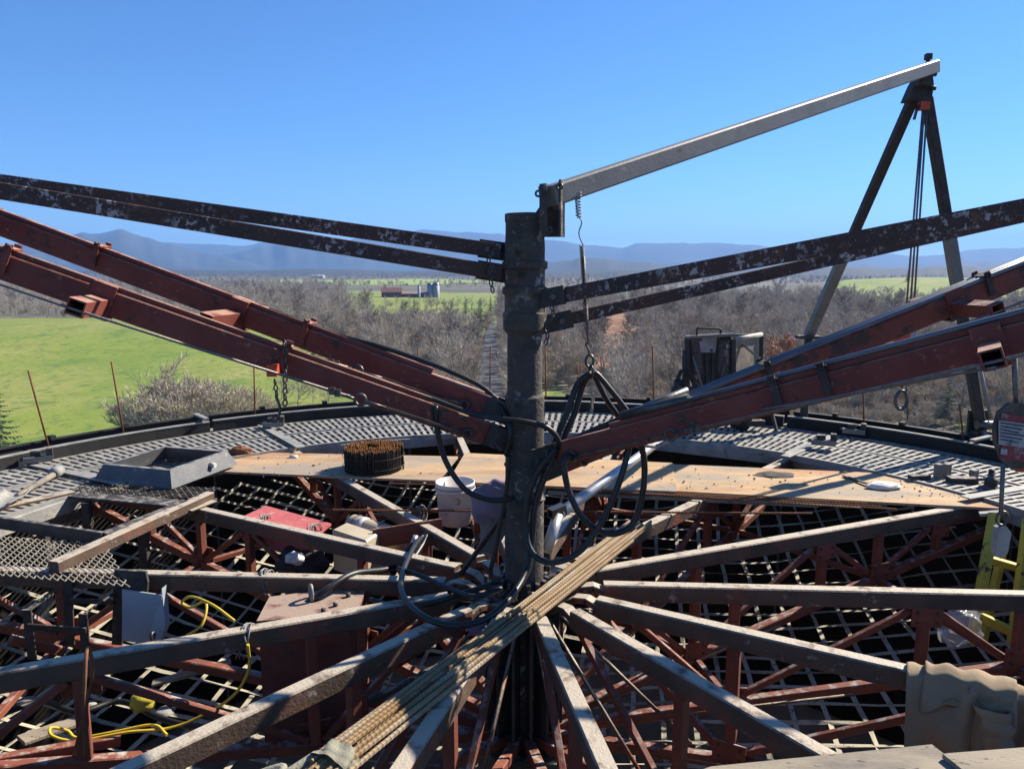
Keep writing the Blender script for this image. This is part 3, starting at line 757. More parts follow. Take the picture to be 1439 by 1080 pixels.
# ------------------------------------------------------------------ radial trusses
ZT = -0.03
def zb(r): return -.98 + .18 * r
def truss_parts():
    P = []
    zc = ZT - .05
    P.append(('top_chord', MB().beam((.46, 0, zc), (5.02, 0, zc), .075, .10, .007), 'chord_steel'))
    P.append(('bottom_chord', MB().beam((.12, 0, zb(.12)), (4.9, 0, zb(4.9)), .06, .06, .006), 'truss_red'))
    for r in (1.21, 2.27, 2.8, 3.4):
        P.append(('vertical', MB().beam((r, 0, zb(r) + .031), (r, 0, zc - .051), .055, .055, .005, up=(0, 1, 0)), 'truss_red'))
    for (ra, ta, rb, tb) in ((.5, 1, 1.17, 0), (1.25, 0, 2.22, 1), (2.32, 1, 2.76, 0), (2.84, 0, 3.36, 1), (3.45, 1, 4.3, 0)):
        za = zc - .06 if ta else zb(ra) + .04; zz = zc - .06 if tb else zb(rb) + .04
        P.append(('diagonal', MB().beam((ra, .004, za), (rb, .004, zz), .036, .036, .004), 'truss_red'))
    for r in (1.21, 2.8):
        c2, s2 = math.cos(STEP), math.sin(STEP); z_ = zb(r) - .005
        P.append(('ring_strut', MB().beam((r * 1.004, .034, z_), (r * c2 * 1.004 + .034 * s2, r * s2 - .034 * c2, z_), .04, .04, .004), 'truss_red'))
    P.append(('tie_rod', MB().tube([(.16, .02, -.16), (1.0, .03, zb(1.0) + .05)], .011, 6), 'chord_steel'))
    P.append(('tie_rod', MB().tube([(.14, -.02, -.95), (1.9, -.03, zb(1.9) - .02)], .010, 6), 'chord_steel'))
    for (r, z_) in ((1.21, zb(1.21) + .07), (2.27, zc - .10), (2.8, zb(2.8) + .07), (3.4, zc - .10)):
        P.append(('gusset_plate', MB().box((r, -.032, z_), (.17, .008, .11)), 'truss_red'))
        bl = MB()
        for (dx, dz) in ((-.055, .03), (.055, .03), (-.055, -.03), (.055, -.03)): bl.lathe([(.009, 0), (.009, .007), (.001, .007)], 6, (r + dx, -.036, z_ + dz), Matrix.Rotation(math.pi / 2, 3, 'X'), sm=False)
        P.append(('gusset_plate>bolt_heads', bl, 'dark_steel'))
    lug = MB(); w = .036
    prof = [(.17, -.115), (.27, -.10), (.33, -.055), (.40, -.045), (.47, -.075)]
    for (x0, z0), (x1, z1) in zip(prof, prof[1:]):
        lug.beam((x0 - .004, 0, z0 + ZT + .02), (x1 + .004, 0, z1 + ZT + .02), .07, .035, .004)
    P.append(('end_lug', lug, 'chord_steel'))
    sk = MB(); sk.ring((.175, 0, -.02), (0, 1, 0), .048, .014, 14, 8, arc=(-.4, math.pi + .4), ux=(1, 0, 0)); pass
    P.append(('shackle', sk, 'shackle'))
    P.append(('shackle>pin', MB().tube([(.115, 0, -.045), (.235, 0, -.045)], .013, 8), 'shackle'))
    return P
TL = ['radial truss pointing right, almost level across the picture', 'radial truss running right to the yellow frame', 'radial truss running back right below the long plank', 'radial truss running back beside the aluminium pipe',
      'radial truss hidden straight behind the mast', 'radial truss running back left past the white bucket', 'radial truss carrying the tan power pack and red cover', 'radial truss pointing left with the step cage hung on it',
      'radial truss crossing the red tank toward the left edge', 'radial truss coming toward the lower left corner', 'radial truss under the rebar bundle coming forward', 'radial truss coming straight forward right of the mast foot',
      'radial truss running forward right to the near board', 'radial truss running right to the draped tan jacket']
t0 = thing('radial_truss', TL[0], 'truss', (CX, CY, 0), AZ0, 'trusses radiating from the mast')
last_ = None
for nm, mb, mt in truss_parts():
    if '>' in nm: mb.build(nm.split('>')[1], mt, last_, True)
    else: last_ = mb.build(nm, mt, t0, True)
for k in range(1, NT):
    t = copy_tree(t0); t.rotation_euler = (0, 0, AZ0 + k * STEP); t['label'] = TL[k]

# ------------------------------------------------------------------ safety net
net = thing('safety_net', 'pale webbing safety net slung below the trusses', 'net', (CX, CY, -1.3))
def netz(x, y):
    r2 = (x * x + y * y) / 25.0
    return .80 * r2 + .07 * mnoise.noise(V((x * .9, y * .9, 2))) - .05
NR = R(-9)
def strap(u0, along):
    pts = []; n = 44
    for i in range(n + 1):
        t = -4.95 + 9.9 * i / n
        a, b = (t, u0) if along else (u0, t)
        a += .05 * mnoise.noise(V((a * .6, b * .6, 9))) + .03 * mnoise.noise(V((a * 2, b * 2, 4)))
        b += .05 * mnoise.noise(V((a * .6, b * .6, 19))) + .03 * mnoise.noise(V((a * 2, b * 2, 14)))
        x = a * math.cos(NR) - b * math.sin(NR); y = a * math.sin(NR) + b * math.cos(NR)
        if x * x + y * y > 4.95 ** 2: continue
        pts.append(V((x, y, netz(x, y) + (.004 if along else 0))))
    if len(pts) < 4: return
    mb = MB(); vs = []
    for i, p in enumerate(pts):
        t = (pts[min(i + 1, len(pts) - 1)] - pts[max(i - 1, 0)]).normalized()
        tw = .9 * mnoise.noise(V((p.x * 1.5, p.y * 1.5, u0 + (5 if along else 0))))
        sd = t.cross(V((0, 0, 1))).normalized(); sd = Matrix.Rotation(tw, 3, t) @ sd; nn = t.cross(sd)
        for (q, h) in ((-.017, -.002), (.017, -.002), (.017, .002), (-.017, .002)): vs.append(p + sd * q + nn * h)
    fs = [(i * 4 + k, i * 4 + (k + 1) % 4, i * 4 + 4 + (k + 1) % 4, i * 4 + 4 + k) for i in range(len(pts) - 1) for k in range(4)]
    mb.add(vs, fs); mb.build('strap', 'web_strap', net, True)
k = -4.85
while k < 4.9:
    strap(k, True); strap(k, False); k += .205

# ------------------------------------------------------------------ mast
mast = thing('center_mast', 'dark steel pipe mast crusted with cement at the centre', 'mast', (CX, CY, -1.6))
def zm(py): return at(737, py, CY).z
def seg(name, prof, mat='mast_steel'):
    MB().lathe([(r, z + 1.6) for (r, z) in prof], 64, sm=False).build(name, mat, mast, True)
seg('lower_pipe', [(.112, -1.6), (.112, zm(700)), (.108, zm(698)), (.108, zm(628)), (.110, zm(626)), (.110, zm(556)), (.097, zm(552)), (.096, zm(470))])
seg('upper_sleeve', [(.096, zm(470)), (.120, zm(462)), (.123, zm(440)), (.111, zm(438)), (.111, zm(415)), (.124, zm(412)), (.124, zm(404)), (.110, zm(402)), (.110, zm(379)), (.124, zm(377)), (.124, zm(368)), (.109, zm(366)), (.109, zm(342)), (.106, zm(336)), (.105, zm(313)), (.109, zm(311)), (.109, zm(301)), (.100, zm(300)), (.095, zm(304)), (.001, zm(304))])
for (py, r) in ((700, .1145), (652, .1105), (590, .1125), (626, .1125)):
    MB().ring((0, 0, zm(py) + 1.6), (0, 0, 1), r, .006, 40, 6).build('weld_ring', 'mast_steel', mast, True)
hubp = MB(); hubp.lathe([(.10, 1.46), (.25, 1.46), (.25, 1.485), (.10, 1.485)], 36); hubp.build('hub_plate', 'dark_steel', mast, True)
hubq = MB(); hubq.lathe([(.10, .55), (.24, .55), (.24, .58), (.10, .58)], 36); hubq.build('hub_plate', 'dark_steel', mast, True)
for k in range(NT):
    a = AZ0 + k * STEP; M = Matrix.Rotation(a, 3, 'Z')
    g_ = MB(); g_.box(M @ V((.17, 0, 1.0)), (.12, .016, .88), m=M); g_.build('gusset', 'dark_steel', mast, True)
for (px, py) in ((728, 354), (733, 386), (762, 318), (728, 571), (735, 602)):
    d = ray(px, py); x = d.x / d.y * (CY - .1); xr = max(-.1, min(.1, x - CX)); y = -math.sqrt(max(.0, .112 ** 2 - xr * xr))
    z = at(px, py, CY + y).z + 1.6; M = V((0, 0, 1)).rotation_difference(V((xr, y, 0)).normalized()).to_matrix()
    b = MB(); b.lathe([(.017, -.01), (.017, .008), (.011, .008), (.011, -.004), (.001, -.004)], 14, (xr, y, z), M); b.build('bolt_socket', 'dark_steel', mast, True)
# head bracket for the derrick beam
hb = MB()
hb.beam(at(790, 253, 4.02), at(790, 333, 4.02), .055, .012, up=(1, -.5, 0)); hb.beam(at(764, 258, 4.0), at(764, 333, 4.0), .05, .012, up=(1, 0.8, 0))
hb.prism([at(757, 262, 4.06), at(788, 256, 4.06), at(790, 333, 4.06), at(763, 333, 4.06)], (0, .012, 0))
hb.prism([at(752, 300, 4.10), at(766, 280, 4.10), at(766, 333, 4.10), at(752, 318, 4.10)], (0, .02, 0))
hb.build('head_bracket', 'mast_steel', mast)
for (px, py) in ((772, 323), (787, 262), (757, 272)):
    MB().ring(at(px, py, 3.97), (0, 1, 0), .014, .006, 12, 6).build('bracket_pin', 'shackle', mast)

# ------------------------------------------------------------------ arms: booms and tie bars
def plane_hit(az, px, py):
    """where a pixel's ray meets the upright plane through the mast at azimuth az"""
    n = V((-math.sin(az), math.cos(az), 0)); d = ray(px, py); o = V((0, 0, EYE))
    t = n.dot(V((CX, CY, 0)) - o) / n.dot(d); return o + d * t
def arm_line(az, py0, px1, py1, r0, r1):
    P = plane_hit(az, px1, py1); rp = math.hypot(P.x - CX, P.y - CY); z0 = zm(py0)
    sl = (P.z - z0) / (rp - .1)
    return lambda r: pol(r, az, z0 + sl * (r - .1))
def chain(mb, pts, pitch=.045, R0=.016, r=.005):
    pts = catmull(pts, 12); acc = 0; last = pts[0]; k = 0
    for p in pts[1:]:
        acc += (p - last).length
        if acc >= pitch:
            d = (p - last).normalized(); q = d.orthogonal().normalized()
            if k % 2: q = d.cross(q)
            mb.ring(p, q, R0, r, 8, 5, sx=1.5, ux=d); acc = 0; k += 1
        last = p
ARMS = {'A': (R(171), 580, 0, 315, 'boom_red'), 'B': (R(-168), 617, 0, 372, 'boom_red'), 'C': (R(6), 660, 1439, 386, 'boom_orange'), 'D': (R(-32), 640, 1439, 474, 'boom_red')}
ALAB = {'A': 'dark red boom rising left from the mast, the farther one', 'B': 'dark red boom rising left from the mast, the nearer one', 'C': 'peeling orange boom rising right with grey pipes on top', 'D': 'dark red boom rising right, nearest the camera'}
BW, BH = .07, .125
LINE = {}
for key, (az, py0, px1, py1, mt) in ARMS.items():
    L = arm_line(az, py0, px1, py1, .2, 4.5); LINE[key] = L
    a, b = L(.17), L(4.6); d = (b - a).normalized(); side = V((-math.sin(az), math.cos(az), 0)); up = side.cross(d)
    if up.z < 0: up = -up
    camside = -1 if side.y > 0 else 1        # sign that points to the camera
    bo = thing('boom', ALAB[key], 'boom', a, group='booms on the mast')
    MB().beam(a, b, BW, BH, .006, up=up).build('beam', mt, bo)
    if key != 'C': MB().beam(L(.55) + up * (BH / 2 + .014), b + up * (BH / 2 + .014), .034, .026, .003, up=up).build('top_rail', mt, bo)
    mb = MB()
    for sgn in (-1, 1): mb.beam(L(.06) + side * sgn * .045, L(.22) + side * sgn * .045, .014, .12, up=up)
    mb.tube([L(.12) + side * -.07, L(.12) + side * .07], .018, 10); mb.build('clevis', 'dark_steel', bo)
    def r_at(px):
        lo_, hi_ = .2, 4.5
        for _ in range(40):
            m = (lo_ + hi_) / 2; P_ = L(m) - V((0, 0, EYE)); x_ = 720 + F_PX * P_.x / max(.2, P_.y * _c - P_.z * _s)
            if (x_ < px) == (px > 720): lo_ = m
            else: hi_ = m
        return lo_
    sleeves = (r_at({'A': 338, 'B': 145, 'C': 1338, 'D': 1392}[key]), {'A': 3.3, 'B': 3.4, 'C': 3.5, 'D': 3.4}[key])
    for rs in sleeves:
        c = L(rs); mb = MB(); mb.hollow(c - d * .055, c + d * .055, BW + .022, BH + .05, .008, up=up); sl_ = mb.build('sleeve', mt, bo)
        lo = c - up * .02
        ou = MB(); ou.hollow(lo - side * .36, lo + side * .36, .075, .075, .007, up=up); ou.build('outrigger_tube', mt, sl_)
    for rs in {'A': (r_at(430), r_at(140)), 'B': (r_at(397), r_at(10)), 'C': (r_at(1080), r_at(1385)), 'D': (r_at(1097), r_at(1165))}[key]:
        c = L(rs); e = MB()
        for sgn in (-1, 1):
            e.beam(c + side * sgn * .05 - up * .03, c + side * sgn * .05 + up * .115, .008, .034, up=d)
            e.ring(c + side * sgn * .056 + up * .095, side, .014, .005, 10, 5)
        e.beam(c - side * .05 + up * (BH / 2 + .032), c + side * .05 + up * (BH / 2 + .032), .05, .008, up=up)
        e.build('ear_bracket', 'boom_red' if key in 'AB' else 'dark_steel', bo)
    if key in 'CD':
        for q in ((-.012, .02) if key == 'D' else (-.03, .004, .034)):
            ph = BH / 2 + (.038 if key == 'D' else .017)
            MB().tube([L(.7) + side * q + up * ph, L(2.0) + side * q + up * ph, b + side * q + up * ph], .012 if key == 'D' else .016, 8).build('pipe', 'blue_pipe', bo)
        MB().tube([L(.62) + up * (BH / 2 + .045), L(.98) + up * (BH / 2 + .045)], .026, 12).build('pipe_coupling', 'shackle', bo)
    # stay cables either side, spread by the outrigger tubes
    for sgn in (-1, 1):
        p0 = L(.32) + side * sgn * .055 - up * .03; p1 = L(sleeves[0]) + side * sgn * .35 - up * .03; p2 = L(sleeves[1]) + side * sgn * .35 - up * .03; p3 = L(4.5) + side * sgn * .05 - up * .03
        dd = (p1 - p0); ln = dd.length; dd.normalize()
        st = MB(); tb = p0 + dd * min(.62, ln * .45)
        st.tube([tb + dd * .06, p1, p2, p3], .0075, 6); st.build('stay_cable', 'cable', bo)
        tbm = MB()
        tbm.tube([p0, p0 + dd * .12], .009, 8)
        q = dd.cross(up).normalized()
        for w in (-1, 1): tbm.beam(p0 + dd * .10 + q * w * .014, tb - dd * .12 + q * w * .014, .01, .012, up=up)
        tbm.tube([tb - dd * .14, tb - dd * .03], .009, 8); tbm.ring(tb, side, .028, .009, 14, 6)
        tbm.ring(tb + dd * .055, up, .02, .007, 10, 6); tbm.ring(p0, side, .024, .008, 12, 6)
        tb_ = tbm.build('turnbuckle', 'shackle', bo)
        cl = MB()
        for w in (.12, .15): cl.box(tb + dd * w, (.03, .03, .035))
        cl.build('cable_clip', 'shackle', tb_)
TIES = {'A': (R(171), 354, 0, 254, 'upper tie bar rising left from the mast, the upper one'), 'B': (R(-168), 385, 0, 268, 'tie bar rising left from the mast, the lower one with flaked paint'),
        'D': (R(-32), 420, 1439, 294, 'flaked dark tie bar rising right from the mast, the nearer one'), 'C': (R(6), 456, 1439, 304, 'flaked reddish tie bar rising right behind the nearer tie bar')}
for key, (az, py0, px1, py1, lab) in TIES.items():
    L = arm_line(az, py0, px1, py1, .2, 4.5); LINE['t' + key] = L
    side = V((-math.sin(az), math.cos(az), 0)); a, b = L(.13), L(4.6); d = (b - a).normalized(); up = side.cross(d); up = up if up.z > 0 else -up
    o = thing('tie_bar', lab, 'tie bar', a, group='tie bars on the mast')
    MB().beam(a, b, .028, .070 if key == 'C' else .080, .004, up=up).build('bar', 'tie_steel', o)
    MB().beam(L(.09) - side * .024, L(.26) - side * .024, .012, .10, up=up).build('end_plate', 'dark_steel', o)
    MB().tube([L(.2) - side * .05, L(.2) + side * .04], .016, 10).build('pin', 'shackle', bpy.data.objects[[c.name for c in o.children if c.name.startswith('end_plate')][-1]])
# loose chains at the pins
for (lab, pts) in (('short dangling chain at the left tie bar pins', [at(694, 352, 4.0), at(687, 368, 3.98), at(694, 378, 3.97), at(690, 392, 3.97), at(693, 410, 3.97)]),
                   ('dangling chain with a pale rag at the right tie bar pins', [at(772, 425, 3.98), at(778, 440, 3.96), at(768, 455, 3.97), at(770, 470, 3.97), at(766, 488, 3.97)]),
                   ('bright hooked chain at the foot of the near right boom', [at(772, 622, 3.98), at(768, 632, 3.96), at(776, 645, 3.95), at(770, 652, 3.95), at(766, 672, 3.95)]),
                   ('chain loop hanging from the near left boom foot', [at(694, 598, 3.98), at(700, 612, 3.97), at(692, 622, 3.97), at(704, 632, 3.97)])):
    mb = MB(); chain(mb, pts, .030, .012, .0042); tag(mb.build('chain', 'shackle'), lab, 'chain')

# ------------------------------------------------------------------ derrick: beam, A-frame, hoist rope
dk = thing('derrick', 'grey square derrick beam on a dark A-frame at the right rim', 'derrick', atz(1380, 612, .16))
b0, b1 = at(772, 276, 4.02), at(1313, 94, 6.95)
MB().beam(b0, b1, .10, .108, .010).build('beam', 'galv_beam', dk)
HEAD = at(1296, 128, 7.0)
ft1 = atz(1379, 604, .20); ft2 = at(1137, 472, 8.2); rim2 = V((ft2.x, ft2.y, .10))
l0, l1 = at(1284, 138, 7.03), at(1303, 138, 7.0)
MB().beam(l0, ft2, .085, .085, .01, up=(0, 1, 0)).build('leg', 'dark_steel', dk)
MB().beam(l1, ft1, .085, .085, .01, up=(0, 1, 0)).build('leg', 'dark_steel', dk)
MB().beam(l0.lerp(ft2, .55), ft2, .098, .098, .01, up=(0, 1, 0)).build('leg_sleeve', 'galv_beam', dk)
MB().beam(l1.lerp(ft1, .40), l1.lerp(ft1, .62), .098, .098, .01, up=(0, 1, 0)).build('leg_sleeve', 'galv_beam', dk)
mb = MB(); mb.beam(ft2 + V((0, 0, -.02)), rim2, .07, .07, .008, up=(0, 1, 0)); mb.build('foot_post', 'dark_steel', dk)
mb = MB(); mb.box(ft2 + V((0, 0, -.01)), (.24, .2, .03)); mb.build('foot_plate', 'dark_steel', dk)
mb = MB(); mb.box(ft1 + V((0, .06, .03)), (.20, .03, .32)); mb.box(ft1 + V((0, 0, -.02)), (.16, .18, .03)); mb.build('foot_plate', 'dark_steel', dk)
mb = MB(); mb.tube([ft1 + V((-.08, -.05, .06)), ft1 + V((.08, -.05, .06))], .045, 12); mb.beam(ft1 + V((-.04, -.1, .02)), ft1 + V((-.01, -.2, -.26)), .05, .03); mb.build('foot_clamp', 'shackle', dk)
MB().tube([l1.lerp(ft1, .80) + V((.06, -.05, 0)), ft1 + V((.05, -.06, .12))], .016, 8).build('brace_rod', 'galv', dk)
hd = MB()
hd.prism([at(1276, 141, 6.94), at(1286, 118, 6.94), at(1294, 104, 6.94), at(1311, 101, 6.94), at(1313, 118, 6.94), at(1310, 142, 6.94)], (0, .13, 0))
hd.box(at(1299, 110, 6.9), (.12, .06, .13)); hd.tube([at(1305, 100, 6.95), at(1305, 78, 6.95)], .02, 8); hd.box(at(1305, 80, 6.95), (.05, .05, .05))
hd.tube([at(1316, 104, 6.9), at(1308, 104, 6.9)], .022, 8); hd.tube([at(1315, 124, 6.9), at(1308, 124, 6.9)], .02, 8); hd.build('head_plate', 'dark_steel', dk)
hs = thing('rope_hoist', 'rope hoist with red top block and orange lower block hanging from the derrick', 'hoist', at(1267, 585, 6.9))
m_ = MB(); m_.box(at(1298, 149, 6.98), (.085, .07, .075)); m_.ring(at(1297, 140, 6.98), (0, 1, 0), .025, .008, 12, 6); m_.build('top_block', 'orange_paint', hs)
m_ = MB(); m_.ring(at(1290, 145, 6.96), (1, 0, 0), .022, .007, 10, 6); m_.tube([at(1290, 150, 6.96), at(1285, 168, 6.96)], .014, 8); m_.build('shackle', 'shackle', hs)
for (a_, b_) in (((1299, 155), (1278, 458)), ((1303, 155), (1283, 458)), ((1297, 155), (1272, 458))):
    MB().tube([at(*a_, 6.97), at(*b_, 6.92)], .009, 6).build('rope', 'cable', hs)
m_ = MB(); m_.box(at(1268, 468, 6.9), (.16, .07, .15)); m_.build('lower_block', 'orange_paint', hs)
m_ = MB(); m_.box(at(1281, 468, 6.9), (.05, .075, .15)); m_.build('cheek_plate', 'label_white', hs)
m_ = MB(); m_.tube([at(1271, 480, 6.9), at(1270, 525, 6.9), at(1268, 545, 6.9)], .012, 6); m_.ring(at(1267, 562, 6.9), (0, 1, 0), .055, .016, 16, 8, sx=1.6, ux=(0, 0, 1)); m_.tube([at(1276, 480, 6.9), at(1274, 540, 6.9), at(1276, 590, 6.9)], .006, 6); m_.build('snap_hook', 'shackle', hs)

# bungee hanger that carries the hose loops
hg = thing('hose_hanger', 'wire spring hanger dropping from the derrick beam to the hose loops', 'hanger', at(830, 520, 4.1))
def coil(a, b, rad, turns, r, n=10):
    a, b = V(a), V(b); d = b - a; q = d.orthogonal().normalized(); w = d.normalized().cross(q); pts = []
    N = int(turns * n)
    for i in range(N + 1):
        t = i / N; an = 2 * math.pi * turns * t; pts.append(a + d * t + (q * math.cos(an) + w * math.sin(an)) * rad)
    return MB().tube(pts, r, 5)
MB().tube(catmull([at(813, 257, 4.12), at(809, 270, 4.1), at(812, 300, 4.1), at(818, 312, 4.1), at(814, 328, 4.1), at(820, 345, 4.1)], 6), .0035, 5).build('wire', 'cable', hg)
coil(at(813, 268, 4.1), at(814, 306, 4.1), .016, 9, .003).build('loose_coil', 'cable', hg)
coil(at(818, 345, 4.1), at(825, 465, 4.1), .012, 44, .003).build('spring', 'cable', hg)
MB().tube([at(820, 360, 4.1), at(824, 428, 4.1)], .0105, 8).build('spring_core', 'rubber', hg)
m_ = MB(); m_.tube(catmull([at(825, 465, 4.1), at(827, 480, 4.1), at(824, 484, 4.1), at(828, 492, 4.1), at(829, 500, 4.1)], 5), .006, 6); m_.ring(at(829, 507, 4.1), (0, 1, 0), .022, .008, 12, 6, sx=1.5, ux=(0, 0, 1)); m_.ring(at(831, 522, 4.1), (1, .3, 0), .024, .008, 12, 6, sx=1.4, ux=(0, 0, 1)); m_.build('hook', 'shackle', hg)

# ------------------------------------------------------------------ hydraulic hoses
def hose(lab, pts, r=.016, mat='rubber', name='hydraulic_hose', cat='hose'):
    return tag(MB().tube(catmull(pts, 8), r, 8).build(name, mat), lab, cat, 'hydraulic hoses' if cat == 'hose' else None)
LA, LB, LC, LD = LINE['A'], LINE['B'], LINE['C'], LINE['D']
U = V((0, 0, .085))
hose('black hose lying along the top of the farther left boom', [LA(1.5) + U, LA(1.1) + U, LA(.8) + U * 1.3, LA(.45) + U * 1.35, LA(.2) + U * .9, at(716, 600, 4.0), at(712, 640, 4.02)], .014)
hose('black hose from the nearer left boom passing across the mast front', [LB(1.15) + U, LB(.85) + U * .9, LB(.55) + U * 1.0, LB(.3) + U * 1.1 + V((0, -.06, 0)), at(700, 588, 3.93), at(738, 592, 3.92), at(768, 600, 3.94), at(784, 616, 3.96), at(790, 640, 3.98)], .015)
hose('black hose loop drooping from the nearer left boom behind the bucket', [at(612, 570, 3.98), at(616, 610, 3.98), at(628, 650, 3.98), at(655, 688, 3.97), at(690, 702, 3.98), at(722, 700, 4.02)], .016)
hose('large hose loop drooping below the near right boom', [LD(.32) + V((0, -.03, -.03)), at(793, 645, 3.86), at(800, 690, 3.84), at(822, 730, 3.82), at(858, 750, 3.80), at(890, 735, 3.80), at(904, 690, 3.80), at(906, 650, 3.80), at(900, 618, 3.78)], .017)
hose('hose falling from the near right boom and curling round the mast foot', [at(886, 622, 3.82), at(874, 668, 3.8), at(852, 722, 3.78), at(818, 772, 3.76), at(780, 790, 3.77), at(752, 780, 3.84), at(740, 748, 3.92), at(742, 700, 3.94), at(758, 660, 3.95), at(782, 630, 3.95)], .017)
hose('slim black hose running down the right side of the mast', [at(782, 634, 3.97), at(765, 672, 3.96), at(752, 712, 3.95), at(748, 760, 3.94), at(742, 800, 3.88), at(722, 836, 3.80)], .018)
hose('large hose loop sagging in front of the hub', [at(590, 756, 4.9), atz(578, 776, .02), atz(566, 806, .03), atz(566, 834, .03), atz(590, 862, .03), atz(630, 878, .03), atz(676, 872, .04), atz(712, 846, .06), at(738, 806, 3.86), at(744, 770, 3.93)], .017)
hose('hose joining the red tank lid to the power pack', [at(383, 852, 4.05), at(400, 856, 4.0), at(430, 848, 4.0), at(462, 826, 4.05), at(496, 806, 4.2), at(540, 800, 4.45), at(574, 790, 4.65), at(592, 768, 4.85), at(600, 752, 4.95)], .019)
hose('short steel rod leaning from the hub beside the mast', [at(648, 806, 4.25), at(680, 762, 4.18), at(714, 714, 4.08)], .016)
HK = at(830, 524, 4.1)
hose('left outer hose of the hanging hose loops', [HK, at(812, 540, 4.1), at(797, 580, 4.08), at(784, 612, 4.05), at(775, 640, 4.02)], .018)
hose('left inner hose of the hanging hose loops', [HK + V((.01, .02, 0)), at(820, 540, 4.14), at(808, 580, 4.12), at(795, 610, 4.1), at(788, 640, 4.06)], .018)
hose('right inner hose of the hanging hose loops', [HK + V((.01, .03, 0)), at(838, 532, 4.16), at(852, 560, 4.2), at(866, 580, 4.25), at(876, 600, 4.3)], .016)
hose('right outer hose of the hanging hose loops', [HK + V((.015, 0, .006)), at(842, 528, 4.1), at(862, 552, 4.1), at(884, 580, 4.12), at(898, 596, 4.15)], .016)
hose('grey hose end bent under the near right boom', [at(900, 622, 3.9), at(912, 626, 3.95), at(926, 626, 4.0), at(940, 618, 4.05)], .012, 'galv')
hose('upper black hose bundle entering the right boom pipes', [LC(.25) + U * 1.2, LC(.45) + U * 1.25, LC(.75) + U * 1.3], .02)

# ------------------------------------------------------------------ aluminium pole, plywood, rods
pl = thing('aluminium_pole', 'bright aluminium pole leaning from the hub to the deck edge', 'pole', at(775, 790, 4.2))
p0, p1, p2 = at(768, 775, 4.22), at(786, 722, 4.35), atz(972, 588, .12)
MB().tube([p1, p1.lerp(p2, .5), p2], .036, 16).build('pipe', 'alu', pl)
MB().tube([p0, p1 - V((.004, .01, .0))], .033, 14).build('lower_pipe', 'alu', pl)
m_ = MB(); m_.hollow(p1 + V((-.055, -.03, .01)), p1 + V((.03, .03, .025)), .06, .06, .008); m_.build('clamp', 'shackle', pl)

def board(name, lab, q, th, mat, cat='plywood'):
    q = [V(p) for p in q]; mb = MB(); mb.prism([p - V((0, 0, th)) for p in q], (0, 0, th)); return tag(mb.build(name, mat), lab, cat)
ZP = ZT + .022
board('plywood_sheet', 'left plywood sheet carrying the wire coil', [atz(308, 662, ZP), atz(300, 634, ZP), atz(644, 641, ZP), atz(616, 675, ZP)][::-1], .019, 'plywood')
board('plywood_sheet', 'middle plywood sheet passing behind the mast', [atz(630, 676, ZP + .022), atz(654, 636, ZP + .022), atz(946, 650, ZP + .022), atz(952, 690, ZP + .022)][::-1], .019, 'plywood')
board('plywood_sheet', 'long plywood sheet at right with clamps and a white bag', [atz(905, 687, ZP), atz(900, 650, ZP), atz(1520, 676, ZP), atz(1560, 722, ZP)][::-1], .019, 'plywood')
board('plank', 'dark plank edge lying under the right plywood sheet', [atz(770, 690, ZT - .01 + .012), atz(770, 676, ZT + .002), atz(1160, 696, ZT + .002), atz(1150, 708, ZT + .002)][::-1], .028, 'plywood_grey', 'plank')
board('plywood_sheet', 'grey plywood board at the lower right corner, left one', [atz(930, 1100, .012), atz(1000, 1076, .012), atz(1310, 1045, .012), atz(1420, 1130, .012), atz(1000, 1250, .012)][::-1], .019, 'plywood_grey')
board('plywood_sheet', 'grey plywood board at the lower right corner under the jacket', [atz(1325, 1058, .034), atz(1560, 1040, .034), atz(1700, 1150, .034), atz(1440, 1150, .034)][::-1], .019, 'plywood_grey')
def rebar(name, lab, a, b, r=.012, mat='rebar', pitch=.024, sag=0.0, group=None):
    a, b = V(a), V(b); n = int((b - a).length / (pitch / 3)); pts = []; rs = []
    for i in range(n + 1):
        t = i / n; p = a.lerp(b, t); p.z -= sag * math.sin(math.pi * t)
        pts.append(p); rs.append(r * (1.16 if i % 3 == 0 else .97))
    return tag(MB().tube(pts, rs, 7, sm=False).build(name, mat), lab, 'rebar', group)
S, E_ = atz(478, 1062, .0), atz(900, 736, .0)
dr = (E_ - S).normalized(); pr = V((-dr.y, dr.x, 0)); rb = random.Random(4)
for k in range(13):
    lay = 0 if k < 7 else 1
    o = ((k if lay == 0 else k - 7 + .5) - 3) * .0245
    e0, e1 = rb.uniform(-.2, .12), rb.uniform(-.35, .08)
    twist = rb.uniform(-.022, .022)
    a = S + pr * (o + twist) + dr * e0 + V((0, 0, -.012 + lay * .022)); b = E_ + pr * (o - twist) + dr * e1 + V((0, 0, -.012 + lay * .022 + rb.uniform(0, .01)))
    rebar('rebar', 'ribbed rusty bar in the bundle lying across the hub', a, b, .0105, sag=rb.uniform(-.006, .008), group='rebar bundle across the hub')
for k in range(6):
    a = atz(762 + k * 8, 684 + k * 1.2, ZT + .012); b = atz(1180 + [0, 40, 15, 60, 30, 80][k], 705 + k * 2.6, ZT + .012)
    rebar('rebar', 'thin rod lying along the near edge of the right plywood', a + V((0, 0, .003 * k)), b + V((0, 0, .003 * k)), .008, 'rust' if k % 2 else 'rebar', group='rods along the plywood edge')
rebar('rebar', 'single ribbed rod spanning behind the mast below the plywood', at(468, 716, 5.35), at(1142, 721, 5.3), .008, 'rust')
rebar('rebar', 'ribbed rod along the edge of the left plywood above the bucket', at(548, 679, 5.9), at(764, 684, 5.75), .0085, 'rust')
